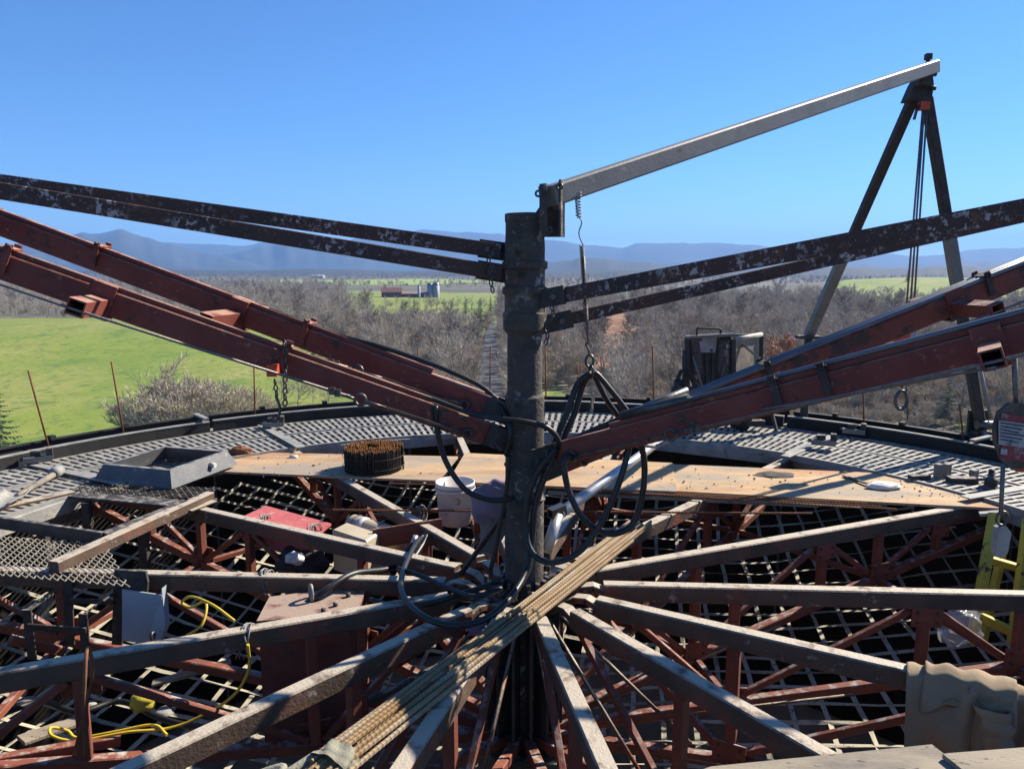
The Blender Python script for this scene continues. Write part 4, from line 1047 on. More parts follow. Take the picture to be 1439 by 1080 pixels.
# rag tied round the near end of the bundle
m_ = MB(); c_ = S - dr * .02
def ragf(u, v):
    a = u * 2 * math.pi; rr = .070 + .008 * math.sin(a * 5 + v * 4) + .012 * mnoise.noise(V((u * 6, v * 5, 0)))
    return c_ + dr * (v - .5) * .085 + pr * math.cos(a) * rr * 1.1 + V((0, 0, 1)) * math.sin(a) * rr * .62
m_.grid(ragf, 36, 8)
rg = tag(m_.build('rag', 'rag_green'), 'pale grey rag wrapped round the near end of the rebar bundle', 'rag')
m_ = MB(); m_.tube(catmull([c_ + dr * -.02 + pr * .08, c_ - dr * .15 + pr * .12 + V((0, 0, -.02)), atz(395, 1078, -.02), atz(330, 1100, -.05)], 6), .017, 8)
tag(m_.build('garden_hose', 'rag_green'), 'pale green hose leaving the rag at the lower edge', 'hose')

# ------------------------------------------------------------------ coil of short rods on the plywood
cc = atz(526, 659, ZP); cl = thing('rod_coil', 'round coil of black wire rods with rusty tips on the plywood', 'coil', cc)
body, tips = MB(), MB(); rc = random.Random(9)
n = 520
for i in range(n):
    t = i / n; rr = .265 - .19 * t; an = t * 2 * math.pi * 7.2
    c = V((rr * math.cos(an), rr * math.sin(an), 0)); h = .20 + rc.uniform(-.012, .016)
    tl = V((rc.uniform(-.006, .006), rc.uniform(-.006, .006), h))
    body.tube([c, c + tl], .0062, 4, caps=False, sm=False)
    tips.tube([c + tl, c + tl + V((0, 0, .014))], [.0066, .004], 4, sm=False)
for z in (.05, .14): body.ring((0, 0, z), (0, 0, 1), .272, .003, 40, 4)
for nm, mb, mt in (('rods', body, 'coil_wire'), ('rod_tips', tips, 'coil_tips')):
    o = mb.build(nm, mt, cl, True); o['kind'] = 'stuff'

# ------------------------------------------------------------------ left deck: hatch curb, hatch frame, mesh
q = [atz(131, 676, .02), atz(242, 687, .02), atz(335, 652, .02)]; q.append(q[0] + q[2] - q[1])
ct = sum(q, V((0, 0, 0))) / 4; hc = thing('hatch_curb', 'black steel hopper curb standing open on the left deck', 'curb', ct)
top = [p.lerp(ct, .15) + V((0, 0, .135)) for p in q]; tin = [p.lerp(ct, .24) + V((0, 0, .135)) for p in q]; bin_ = [p.lerp(ct, .13) + V((0, 0, .004)) for p in q]
m_ = MB(); fs = []
for i in range(4):
    j = (i + 1) % 4
    fs += [(i, j, 4 + j, 4 + i), (4 + i, 4 + j, 8 + j, 8 + i), (8 + i, 8 + j, 12 + j, 12 + i), (12 + i, 12 + j, j, i)]
m_.add(q + top + tin + bin_, fs); m_.build('curb_wall', 'curb_grey', hc)
m_ = MB(); kp = q[1].lerp(q[2], .62).lerp(top[1].lerp(top[2], .62), .55); m_.tube([kp, kp + (q[1] - q[0]).normalized() * .05 + V((0, 0, -.005))], .022, 10); m_.build('white_cap', 'white_plastic', hc)
m_ = MB(); m_.tube([q[0].lerp(q[3], .3) + V((0, 0, .0)), q[0].lerp(q[3], .3) + V((-.06, .0, .06))], .024, 10); m_.build('white_cap', 'white_plastic', hc)
P = [atz(103, 694, .0), atz(262, 709, .0), atz(146, 756, .0), atz(-45, 727, .0)]
hf = thing('hatch_frame', 'dark angle iron frame around the open hatch at left', 'frame', sum(P, V((0, 0, 0))) / 4 + V((0, 0, -.1)))
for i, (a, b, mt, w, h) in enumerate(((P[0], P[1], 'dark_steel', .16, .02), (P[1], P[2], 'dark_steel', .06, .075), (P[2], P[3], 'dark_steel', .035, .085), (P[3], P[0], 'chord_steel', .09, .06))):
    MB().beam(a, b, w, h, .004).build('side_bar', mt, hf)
for i, (px, py) in enumerate(((122, 705), (60, 735), (200, 728))):
    p = atz(px, py, -.02); MB().beam(p, p + V((0, 0, -.5)), .06, .06, .005, up=(0, 1, 0)).build('post', 'dark_steel', hf)
p = atz(60, 722, -.2); MB().beam(atz(15, 740, -.16), atz(108, 703, -.16), .10, .05, .004).build('ledger', 'plywood_grey', hf)
MB().beam(atz(70, 735, -.3), atz(150, 715, -.3), .22, .02, .004).build('ledger', 'plywood_grey', hf)
eb = thing('edge_beam', 'long cement dusted beam along the front of the left hatch', 'beam', atz(185, 750, -.1))
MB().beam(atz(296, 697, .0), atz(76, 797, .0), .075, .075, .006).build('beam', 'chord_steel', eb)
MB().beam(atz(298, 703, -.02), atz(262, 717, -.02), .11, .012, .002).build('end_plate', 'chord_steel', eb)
# expanded metal
def mesh_panel(name, lab, O, ax, ay, nu, nv, mat, parent=None, w=.005):
    mb = MB()
    def pt(i, j): return O + ax * (i / nu) + ay * (j / nv)
    for j in range(nv):
        for i in range(nu):
            s = (i + j) % 2
            a, b = (pt(i, j + s), pt(i + 1, j + 1 - s))
            mb.beam(a, b, w, .006)
    return tag(mb.build(name, mat), lab, 'mesh panel')
O = atz(-60, 748, -.03); mesh_panel('mesh_panel', 'dark expanded metal panel in front of the left hatch', O, atz(150, 764, -.03) - O, atz(-60, 803, -.03) - O, 44, 14, 'tan_mesh')
O = atz(97, 690, .012); mesh_panel('mesh_panel', 'expanded metal strip between the hopper curb and hatch', O, atz(285, 702, .012) - O, atz(128, 675, .012) - O, 40, 8, 'dark_steel', w=.007)
# sledge and trowel lying on the deck
sv = thing('shovel', 'cement caked shovel lying on the left deck', 'shovel', atz(20, 700, .02))
A_, B_ = atz(24, 697, .045), atz(80, 664, .05)
MB().tube([A_, A_.lerp(B_, .5), B_], [.021, .024, .026], 10).build('shaft', 'plywood_grey', sv)
dv = (A_ - B_).normalized(); sd = V((-dv.y, dv.x, 0))
def blade(u, v):
    w = .12 * (1 - abs(v - .35) * .55); x = (u - .5) * 2
    return A_ + dv * (v * .30 - .03) + sd * x * w + V((0, 0, .0 + .05 * (x * x) - .02 * v + .012 * mnoise.noise(V((u * 5, v * 5, 1)))))
m_ = MB(); m_.grid(blade, 10, 10); bo_ = m_.build('blade', 'galv', sv); bo_.modifiers.new('thick', 'SOLIDIFY').thickness = .006
m_ = MB(); M = Matrix.Rotation(math.atan2(dv.y, dv.x), 3, 'Z')
m_.lathe([(.001, -.07), (.04, -.065), (.052, -.03), (.050, .02), (.044, .06), (.001, .065)], 12, B_ + V((0, 0, .01)), M @ Matrix.Rotation(math.pi / 2, 3, 'Y')); m_.build('grip', 'form_top', sv)

# ------------------------------------------------------------------ under the left trusses
cg = thing('step_cage', 'dark welded step frame hanging from the left truss', 'step frame', at(100, 920, 4.0))
def cgm(a, b, w=.045, h=.012): MB().beam(a, b, w, h, .002, up=(0, 1, .3)).build('flat_bar', 'dark_steel', cg)
for (a, b, w) in (((95, 803, 4.22), (99, 905, 4.2), .055), ((168, 803, 4.22), (165, 905, 4.2), .06), ((78, 830, 4.2), (38, 858, 3.95), .04), ((160, 833, 4.2), (118, 863, 3.95), .04),
                  ((38, 856, 3.94), (46, 925, 3.94), .05), ((117, 862, 3.94), (122, 925, 3.94), .05), ((40, 880, 3.93), (122, 886, 3.93), .045), ((99, 843, 4.18), (160, 846, 4.18), .035)):
    cgm(at(*a), at(*b), w)
ch = thing('steel_chute', 'grey blue sheet steel chute under the left truss', 'chute', at(205, 905, 4.0))
m_ = MB(); m_.prism([at(172, 828, 4.12), at(228, 836, 4.1), at(222, 905, 4.05), at(172, 900, 4.05)], (0, .012, 0)); m_.build('panel', 'chute_blue', ch)
m_ = MB(); m_.prism([at(228, 826, 4.12), at(233, 880, 4.05), at(226, 900, 4.03), at(209, 898, 4.03)], (.004, .05, 0)); m_.build('side_panel', 'chute_blue', ch)
m_ = MB(); m_.ring(at(215, 893, 3.98), (1, 0, 0), .02, .009, 10, 6); m_.build('lifting_ring', 'shackle', ch)
m_ = MB(); m_.prism([at(160, 800, 4.16), at(205, 803, 4.16), at(208, 818, 4.14), at(206, 850, 4.13), at(168, 812, 4.14)], (0, .02, 0)); m_.build('hook_plate', 'dark_steel', ch)

tq = [atz(361, 872, -.10), atz(379, 838, -.10), atz(517, 820, -.10), atz(503, 861, -.10)]
tc = sum(tq, V((0, 0, 0))) / 4
tk = thing('oil_tank', 'rusty red steel oil tank with a lifting eye below the left trusses', 'tank', tc + V((0, 0, -.75)))
m_ = MB(); m_.prism([p.lerp(tc, .03) + V((0, 0, -.75)) for p in tq][::-1], (0, 0, .73)); m_.build('tank_body', 'tank_red', tk)
m_ = MB(); m_.prism([p + V((0, 0, -.018)) for p in tq][::-1], (0, 0, .018)); lid_ = m_.build('lid', 'tank_red', tk)
e_ = atz(438, 842, -.10); m_ = MB(); m_.ring(e_ + V((0, 0, .03)), (.9, .4, 0), .032, .012, 14, 8, sx=1.7, ux=(0, 0, 1)); m_.build('lifting_eye', 'galv_beam', lid_)
m_ = MB(); f_ = at(383, 852, 4.05); m_.lathe([(.035, -.05), (.035, .0), (.026, .0), (.026, .03), (.001, .03)], 12, f_); m_.build('hose_fitting', 'form_top', lid_)
for (px, py) in ((472, 851), (490, 838), (455, 860)):
    m_ = MB(); p = atz(px, py, -.10); m_.lathe([(.014, 0), (.014, .022), (.001, .022)], 8, p); m_.build('lid_bolt', 'dark_steel', lid_)
for (px, py) in ((436, 900), (508, 875)):
    p = atz(px, py, -.16); MB().beam(p, p + V((0, 0, -.6)), .045, .03, .003, up=(0, 1, 0)).build('stiffener', 'truss_red', tk)
m_ = MB(); m_.prism([at(497, 842, 4.15), at(508, 822, 4.2), at(514, 830, 4.2), at(508, 893, 4.05), at(500, 875, 4.05)], (.012, 0, 0)); m_.build('end_bracket', 'truss_red', tk)

pp = thing('power_pack', 'tan hydraulic power pack with motor drum beside the left truss', 'power pack', at(520, 800, 5.0))
bx_ = [atz(466, 744, -.06), atz(488, 733, -.06), atz(533, 748, -.06), atz(515, 760, -.06)]
m_ = MB(); m_.prism([p + V((0, 0, -.30)) for p in bx_][::-1], (0, 0, .30)); bo_ = m_.build('control_box', 'tan_paint', pp); bo_.modifiers.new('soft', 'BEVEL').width = .012
ma, mb_ = at(492, 737, 5.55), at(570, 762, 5.25)
axd = (mb_ - ma).normalized(); M = V((0, 0, 1)).rotation_difference(axd).to_matrix(); ln = (mb_ - ma).length
MB().lathe([(.001, 0), (.065, .0), (.088, .03), (.090, ln * .8), (.084, ln * .92), (.06, ln), (.001, ln)], 24, ma, M).build('motor', 'tan_paint', pp); mo_ = [c for c in pp.children if c.name.startswith('motor')][0]
for t in (.22,): MB().lathe([(.0905, ln * t), (.0925, ln * t), (.0925, ln * (t + .10)), (.0905, ln * (t + .10))], 24, ma, M).build('band', 'tan_label', mo_)
for t in (.14, .58): MB().ring(ma + axd * ln * t, axd, .0915, .0035, 24, 6).build('strap_ring', 'dark_steel', mo_)
m_ = MB(); pm0 = ma + axd * ln * .62 + V((0, -.065, .065)); m_.box(pm0, (.09, .012, .035), m=M @ Matrix.Rotation(math.pi / 2, 3, 'Y')); m_.build('name_plate', 'tan_label', mo_)
br0, br1 = at(525, 757, 5.0), at(622, 741, 5.15)
MB().beam(br0, br1, .014, .14, .002).build('bracket_plate', 'truss_red', pp)
for (px, yy) in ((585, 4.93), (597, 4.95)):
    m_ = MB(); m_.tube([at(px, 753, yy), at(px - 4, 764, yy - .04)], .021, 10); m_.build('hose_fitting', 'alu', pp)
    m_ = MB(); m_.tube(catmull([at(px - 4, 764, yy - .04), at(px - 14, 776, yy - .12), at(px - 22, 792, yy - .25)], 5), .017, 8); m_.build('hose_stub', 'rubber', pp)
for px in (524, 606): MB().beam(at(px, 752, 5.0), at(px, 800, 5.0), .018, .018, up=(0, 1, 0)).build('bracket_leg', 'truss_red', pp)
rcv = thing('red_cover', 'faded red sheet metal cover behind the left truss', 'cover', at(400, 760, 5.3))
rq = [atz(336, 728, -.06), atz(374, 710, -.06), atz(466, 735, -.08), atz(446, 752, -.09)]
m_ = MB(); m_.prism([p + V((0, 0, -.015)) for p in rq][::-1], (0, 0, .015)); m_.build('top_sheet', 'tarp_red', rcv)
m_ = MB(); m_.prism([rq[0] + V((0, .0, -.02)), rq[3] + V((0, 0, -.02)), rq[3] + V((-.05, 0, -.20)), rq[0] + V((.02, 0, -.17))], (0, .012, 0)); m_.build('front_sheet', 'tarp_red', rcv)
def crumple(name, lab, cat, c, sx, sy, sz, mat, seed, n=26, amp=.35):
    def fn(u, v):
        th = u * 2 * math.pi; ph = v * math.pi; d = V((math.sin(ph) * math.cos(th), math.sin(ph) * math.sin(th), math.cos(ph)))
        k = 1 + amp * mnoise.noise(d * 1.7 + V((seed, 0, 0))) + amp * .6 * abs(mnoise.noise(d * 4 + V((0, seed, 0))))
        return V(c) + V((d.x * sx, d.y * sy, d.z * sz)) * k
    m = MB(); m.grid(fn, n, n); return tag(m.build(name, mat), lab, cat)
crumple('cloth_bundle', 'crumpled black cloth bundle in the net below the red cover', 'cloth', at(425, 787, 5.1), .17, .14, .10, 'black_cloth', 2)
crumple('cloth_bundle', 'small crumpled grey rag beside the black cloth bundle', 'cloth', at(415, 784, 4.95), .06, .05, .04, 'white_cloth', 7)
crumple('glove', 'pair of stained brown work gloves on the left plywood', 'gloves', atz(338, 634, .03), .10, .06, .045, 'rust', 4)
crumple('soot_pile', 'dark heap of spilled grit on the right plywood', 'grit', atz(1090, 667, ZP), .16, .10, .016, 'soot', 5)
crumple('plastic_sack', 'white plastic sack lying on the right plywood', 'sack', atz(1242, 682, ZP + .02), .13, .07, .03, 'white_cloth', 11)
tag(MB().beam(atz(1186, 668, ZP + .012), atz(1222, 680, ZP + .02), .03, .012).build('trowel', 'dark_steel'), 'dark flat bar poking out of the white sack', 'bar')
tag(MB().lathe([(.001, 0), (.025, 0), (.022, .07), (.001, .07)], 12, atz(408, 643, ZP), Matrix.Rotation(1.5, 3, 'Y')).build('paper_cup', 'white_plastic'), 'white paper cup lying on the left plywood', 'cup')
# bucket
bc = at(640, 676, 5.5); bk = thing('bucket', 'white plastic bucket with black warning print hung beside the mast', 'bucket', bc + V((0, 0, -.34)))
MB().lathe([(.001, -.325), (.118, -.325), (.124, -.32), (.146, -.03), (.150, -.03), (.150, 0), (.143, 0), (.118, -.31), (.001, -.31)], 28, bc).build('pail', 'white_plastic', bk); pa_ = bpy.data.objects[bk.children[-1].name]
MB().ring(bc + V((0, 0, -.05)), (0, 0, 1), .151, .006, 28, 6).build('rib', 'white_plastic', pa_)
MB().ring(bc + V((0, 0, -.04)), (0, 1, .25), .152, .004, 16, 5, arc=(0, math.pi), ux=(1, 0, 0)).build('bail_handle', 'cable', bk)
def on_pail(px, py):
    for k in range(40):
        y = bc.y - .15 + k * .004; p = at(px, py, y); h = -(p.z - bc.z); r = .148 - .03 * h / .32
        if math.hypot(p.x - bc.x, p.y - bc.y) <= r + .001: return p + V((0, -.001, 0))
    return at(px, py, bc.y - .14)
wp = on_pail(642, 705); MB().ring(wp, (0, 1, .09), .024, .0032, 20, 4).build('warning_ring', 'print_black', pa_)
m_ = MB(); m_.beam(wp + V((-.013, -.001, .013)), wp + V((.013, -.001, -.013)), .004, .002); m_.beam(wp + V((-.006, 0, -.011)), wp + V((-.006, 0, .008)), .004, .002); m_.beam(wp + V((.007, 0, -.011)), wp + V((.006, 0, .008)), .004, .002); m_.build('warning_figure', 'print_black', pa_)
for (px, py, w) in ((642, 727, .05), (640, 731, .035), (655, 728, .03), (630, 722, .04), (622, 690, .03), (652, 692, .035), (628, 712, .022)):
    p = on_pail(px, py); MB().beam(p - V((w / 2, .001, 0)), p + V((w / 2, -.001, 0)), .002, .005).build('print_line', 'print_black', pa_)
# mauve garment hung on the back of the mast
gm = thing('sweatshirt', 'mauve hooded sweatshirt hung behind the mast beside the bucket', 'sweatshirt', at(688, 775, 4.3))
gc = at(700, 704, 4.34)
def hood(u, v):
    th = u * 2 * math.pi; ph = v * math.pi
    d = V((math.sin(ph) * math.cos(th), math.sin(ph) * math.sin(th), math.cos(ph)))
    k = 1 + .05 * math.sin(th * 3 + ph * 5) * math.sin(ph) + .12 * mnoise.noise(d * 1.6) + .035 * math.sin(d.z * 15 + d.x * 9 + 3 * d.y)
    drop = -.05 * max(0, -d.x) * (1 if d.z < 0 else .2)
    return gc + V((d.x * .16, d.y * .09, d.z * .135 + drop)) * k
m_ = MB(); m_.grid(hood, 40, 30); m_.build('hood', 'mauve_cloth', gm)
def sleeve(u, v):
    a = u * 2 * math.pi; w = .085 - .03 * v + .012 * math.sin(a * 4 + v * 7)
    return at(690, 722, 4.33) + V((math.cos(a) * w + .02 * math.sin(v * 5), math.sin(a) * w * .6, -.24 * v + .01 * math.sin(a * 3)))
m_ = MB(); m_.grid(sleeve, 24, 14); m_.build('hanging_sleeve', 'trouser_cloth', gm)
crumple('cloth_rag', 'pale mauve rag caught below the hub under the hoses', 'rag', at(672, 882, 3.7), .06, .04, .035, 'mauve_cloth', 13)

# ------------------------------------------------------------------ yellow cord, brown rope, yellow frame, block, jacket
hose('yellow extension cord draped over the left trusses', [at(330, 872, 3.65), at(300, 850, 3.75), at(270, 838, 3.85), at(256, 846, 3.9), at(268, 853, 3.88), at(288, 845, 3.85), at(290, 860, 3.8), at(282, 880, 3.75), at(262, 893, 3.75)], .0075, 'yellow_cord', 'extension_cord', 'cord')
hose('yellow extension cord hanging below the left truss in loops', [at(349, 905, 3.45), at(350, 940, 3.5), at(330, 975, 3.5), at(290, 1002, 3.5), at(240, 1022, 3.45), at(180, 1028, 3.4), at(110, 1040, 3.35), at(75, 1034, 3.35), at(72, 1022, 3.4), at(95, 1026, 3.42), at(110, 1036, 3.4), at(160, 1028, 3.42), at(215, 1018, 3.45), at(235, 1032, 3.4)], .0075, 'yellow_cord', 'extension_cord', 'cord')
hose('thin brown rope hanging over the near left truss', [at(121, 1062, 3.0), at(118, 1000, 3.02), at(120, 950, 3.04), at(122, 917, 3.08), at(126, 912, 3.14), at(130, 950, 3.15), at(112, 1030, 3.12), at(104, 1062, 3.1)], .008, 'rust', 'rope', 'rope')
crumple('cord_plug', 'yellow power tool lying in the net at lower left', 'power tool', at(200, 985, 3.75), .07, .05, .05, 'yellow_paint', 3, 16)
yf = thing('ladder_frame', 'chipped yellow steel frame leaning at the right trusses', 'frame', at(1395, 900, 4.6))
for (a, b, w) in (((1398, 722, 4.95), (1366, 905, 4.6), .07), ((1410, 770, 5.05), (1380, 905, 4.75), .05), ((1446, 730, 4.95), (1424, 905, 4.6), .07), ((1388, 785, 4.9), (1440, 800, 4.9), .05), ((1370, 862, 4.68), (1432, 892, 4.62), .06)):
    MB().beam(at(*a), at(*b), w, .045, .005, up=(0, 1, .3)).build('bar', 'yellow_paint', yf)
MB().beam(at(1377, 722, 5.0), at(1412, 719, 4.95), .06, .02, .004).build('end_block', 'galv', yf)
YB = 2.62
sb = thing('snatch_block', 'red and white labelled snatch block hanging at the right edge', 'pulley', at(1412, 790, YB))
def drop(cx, cy, yy, th, sc_):
    out = []
    for (x, y) in ((-30, 10), (-31, -12), (-24, -34), (-8, -46), (10, -46), (24, -36), (32, -14), (31, 8), (22, 30), (10, 46), (-6, 47), (-20, 34)): out.append(at(cx + x * sc_, cy + y * sc_, yy))
    return out
m_ = MB(); m_.prism(drop(1428, 612, YB, .03, 1.0), (0, .012, 0)); fp_ = m_.build('front_plate', 'shackle', sb)
m_ = MB(); m_.prism(drop(1436, 616, YB + .06, .03, 1.0), (0, .012, 0)); m_.build('rear_plate', 'orange_paint', sb)
MB().lathe([(.03, -.02), (.07, -.02), (.062, 0), (.07, .02), (.03, .02)], 24, at(1432, 614, YB + .036), Matrix.Rotation(math.pi / 2, 3, 'X')).build('sheave', 'dark_steel', sb)
def lab(x0, y0, x1, y1, sk, mt, nm, yy):
    m = MB(); m.prism([at(x0, y0, yy), at(x0, y1, yy), at(x1, y1 + sk, yy), at(x1, y0 + sk, yy)], (0, .002, 0)); m.build(nm, mt, fp_)
lab(1407, 580, 1447, 644, 6, 'print_red', 'red_label', YB - .003); lab(1404, 590, 1446, 624, 6, 'label_white', 'white_label', YB - .006)
for k in range(6): lab(1407, 593 + k * 4.6, 1442 - (k % 3) * 5, 594.6 + k * 4.6, 5, 'print_black', 'print_line', YB - .0085)
lab(1407, 630, 1416, 638, 1, 'label_white', 'white_label', YB - .006)
MB().tube([at(1426, 500, YB + .03), at(1427, 540, YB + .03), at(1429, 572, YB + .03)], .009, 6).build('hanger_rod', 'cable', sb)
MB().tube([at(1410, 655, YB + .02), at(1408, 700, YB + .02), at(1407, 722, YB + .02)], .008, 6).build('drop_wire', 'cable', sb)
m_ = MB(); m_.ring(at(1409, 728, YB + .02), (0, 1, 0), .022, .005, 14, 6, sx=1.2, ux=(0, 0, 1)); m_.build('ring', 'shackle', sb)
m_ = MB(); m_.prism([at(1403, 742, YB + .01), at(1400, 780, YB + .01), at(1407, 785, YB + .01), at(1417, 776, YB + .01), at(1422, 748, YB + .01), at(1414, 738, YB + .01)], (0, .03, 0)); m_.build('hook_block', 'galv', sb)
# jacket over the right truss
jd = V((math.cos(AZ0 - STEP), math.sin(AZ0 - STEP), 0)); jn = V((-jd.y, jd.x, 0)); jn = jn if jn.y < 0 else -jn
j0 = atz(1282, 940, ZT + .008)
def drape(c, length, front, back, seed, amp, push=0.0):
    def fn(u, v):
        s = -back + v * (front + back + .10)          # arc length across the chord
        if s < -.0: off, z = -.05, s
        elif s < .10: off, z = -.05 + s, .012 * math.sin(s / .10 * math.pi)
        else: off, z = .05 + (s - .10) * .10, -(s - .10)
        h = max(0, s - .10)
        fold = amp * .7 * math.sin(u * 8 + seed + 1.4 * math.sin(h * 9)) * min(1, h * 6) + amp * 1.3 * mnoise.noise(V((u * 4, s * 5, seed)))
        edge = .05 * math.sin(u * 7 + seed) * (1 if v > .97 else 0)
        x = u * length + .05 * h * math.sin(seed + u * 3) + push * h
        return c + jd * x + jn * (off + fold + .012 * (1 if h > 0 else 0)) + V((0, 0, z + edge + .3 * amp * mnoise.noise(V((u * 6, s * 8, seed + 4)))))
    return fn
jk = thing('work_jacket', 'tan canvas work jacket draped over the right truss', 'jacket', j0 + V((0, 0, -.3)))
for nm, fnn, mt in (('back_panel', drape(j0 + jd * -.02, .27, .38, .12, 1.0, .030), 'tan_canvas'), ('front_panel', drape(j0 + jd * .22 + V((0, 0, .012)), .24, .36, .14, 3.1, .034, -.1), 'tan_canvas'), ('collar', drape(j0 + jd * .05 + V((0, 0, .03)), .34, .13, .08, 5.0, .036), 'tan_canvas')):
    m_ = MB(); m_.grid(fnn, 34, 40); o = m_.build(nm, mt, jk); o.modifiers.new('thick', 'SOLIDIFY').thickness = .006
def slv(u, v):
    a = u * 2 * math.pi; w = .062 - .018 * v + .007 * math.sin(a * 3 + v * 9) + .006 * math.sin(v * 34)
    return j0 + jd * (.30 + .05 * math.sin(v * 2)) + jn * (.10 + .03 * v) + jd * math.cos(a) * w + jn * math.sin(a) * w * .6 + V((0, 0, -.04 - .34 * v))
m_ = MB(); m_.grid(slv, 22, 30); m_.build('sleeve', 'tan_canvas', jk)
m_ = MB(); m_.grid(drape(j0 + jd * .44 + V((0, 0, .0)), .3, .3, .1, 7.0, .025), 24, 30); o = m_.build('dark_jacket', 'navy_cloth'); o.modifiers.new('thick', 'SOLIDIFY').thickness = .006
tag(o, 'dark navy jacket hanging right of the tan jacket', 'jacket')
# clear plastic sheet caught on the net
cm_ = bpy.data.materials.new('clear_film'); cm_.use_nodes = True; nt = cm_.node_tree; bs = nt.nodes['Principled BSDF']
bs.inputs['Base Color'].default_value = (.75, .77, .8, 1); bs.inputs['Roughness'].default_value = .18; bs.inputs['Alpha'].default_value = .22; MAT['clear_film'] = cm_
crumple('plastic_film', 'clear crumpled plastic film in the net beside the yellow frame', 'plastic', at(1350, 880, 4.55), .13, .10, .11, 'clear_film', 6, 20, .5)

# ------------------------------------------------------------------ wheeled hopper on the far deck
hp0 = atz(1012, 604, .02); hp = thing('wheeled_hopper', 'dark wheeled concrete hopper parked on the far right deck', 'hopper', hp0)
HY = hp0.y
def hq(px, py, dy=0.0): return at(px, py, HY + dy)
m_ = MB()
fr = [hq(968, 476), hq(1028, 472), hq(1030, 540), hq(1012, 566), hq(985, 562), hq(968, 528)]
m_.prism(fr, (.06, .42, 0)); m_.build('hopper_body', 'dark_steel', hp)
m_ = MB(); m_.prism([hq(1030, 478, .0), hq(1068, 472, .45), hq(1068, 520, .45), hq(1030, 545, .0)], (0.015, .005, 0)); m_.build('side_panel', 'plywood_grey', hp)
for (a, b, w) in (((966, 474, -.01), (966, 560, -.01), .05), ((1031, 476, -.01), (1031, 556, -.01), .05), ((1070, 472, .45), (1068, 540, .45), .05), ((944, 548, -.02), (1040, 548, -.02), .07)):
    MB().beam(hq(*a), hq(*b), w, .05, .005, up=(0, 1, .2)).build('frame_bar', 'dark_steel', hp)
MB().tube([hq(1032, 477, 0), hq(1070, 470, .45)], .028, 10).build('top_rail', 'galv', hp)
MB().beam(hq(1044, 484, .1), hq(1078, 512, .2), .05, .012).build('brace', 'form_top', hp)
MB().tube(catmull([hq(980, 474), hq(980, 463), hq(984, 461), hq(1010, 462), hq(1013, 465), hq(1013, 476)], 4), .012, 8).build('handle', 'dark_steel', hp)
m_ = MB(); m_.prism([hq(978, 473, -.02), hq(1008, 474, -.02), hq(1006, 495, -.02), hq(978, 495, -.02)], (0, .012, 0)); m_.build('white_plate', 'form_top', hp)
for (px, py) in ((985, 477), (1000, 492)): MB().lathe([(.014, -.004), (.014, .008), (.001, .008)], 10, hq(px, py, -.02), Matrix.Rotation(math.pi / 2, 3, 'X')).build('plate_bolt', 'dark_steel', hp)
for k in range(4): MB().beam(hq(984 + k * 9, 496, -.01), hq(987 + k * 7, 560, -.01), .025, .02).build('ridge', 'dark_steel', hp)
for k_, (pa, pb, rr_) in enumerate((((962, 492, -.03), (962, 540, -.03), .022), ((974, 500, -.04), (992, 558, -.05), .012), ((1020, 500, -.04), (1006, 560, -.05), .012), ((958, 520, .1), (946, 552, .05), .02), ((1048, 500, .3), (1046, 560, .2), .02))):
    MB().tube([hq(*pa), hq(*pb)], rr_, 8).build('strut', 'galv_beam' if k_ % 2 else 'dark_steel', hp)
m_ = MB(); m_.beam(hq(964, 474, -.02), hq(1032, 470, -.02), .05, .03, .004); m_.beam(hq(966, 473, .44), hq(1068, 470, .46), .04, .03, .004); m_.build('top_rim', 'galv_beam', hp)
m_ = MB(); m_.lathe([(.001, 0), (.055, 0), (.06, .01), (.06, .15), (.05, .16), (.001, .16)], 16, hq(948, 540, .05), Matrix.Rotation(math.pi / 2, 3, 'Y')); m_.build('motor', 'dark_steel', hp)
m_ = MB(); m_.tube(catmull([hq(950, 535, 0), hq(958, 520, -.05), hq(972, 528, -.06), hq(980, 548, -.05)], 6), .01, 6); m_.build('hose', 'rubber', hp)
m_ = MB(); m_.grid(lambda u, v: hq(970 + 14 * v + 4 * math.sin(u * 3), 476 + 84 * u, -.012 - .03 * math.sin(v * 3.14)), 14, 6); m_.build('wear_plate', 'mast_steel', hp)
m_ = MB(); m_.grid(lambda u, v: hq(1012 + 16 * v - 4 * math.sin(u * 3), 478 + 70 * u, -.012 - .03 * math.sin(v * 3.14)), 14, 6); m_.build('wear_plate', 'mast_steel', hp)
def wheel(c, r, ax):
    M = V((0, 0, 1)).rotation_difference(V(ax).normalized()).to_matrix()
    o = MB().lathe([(r * .55, -.045), (r * .9, -.05), (r, -.03), (r, .03), (r * .9, .05), (r * .55, .045)], 24, c, M).build('wheel', 'tyre', hp)
    MB().lathe([(.001, -.03), (r * .56, -.04), (r * .56, .04), (.001, .03)], 16, c, M).build('rim', 'galv_beam', o)
wheel(hq(955, 575, .08) , .17, (1, .5, 0)); wheel(hq(1040, 585, .10), .17, (1, .4, 0))
MB().beam(hq(944, 552, .0), hq(965, 600, .0), .05, .05).build('frame_bar', 'dark_steel', hp)
MB().beam(hq(1084, 575, -.2), hq(1092, 606, -.25), .03, .03).build('prop', 'dark_steel', hp)
m_ = MB(); m_.box(hq(1060, 594, .0), (.22, .10, .06), .2); m_.build('axle_box', 'dark_steel', hp)

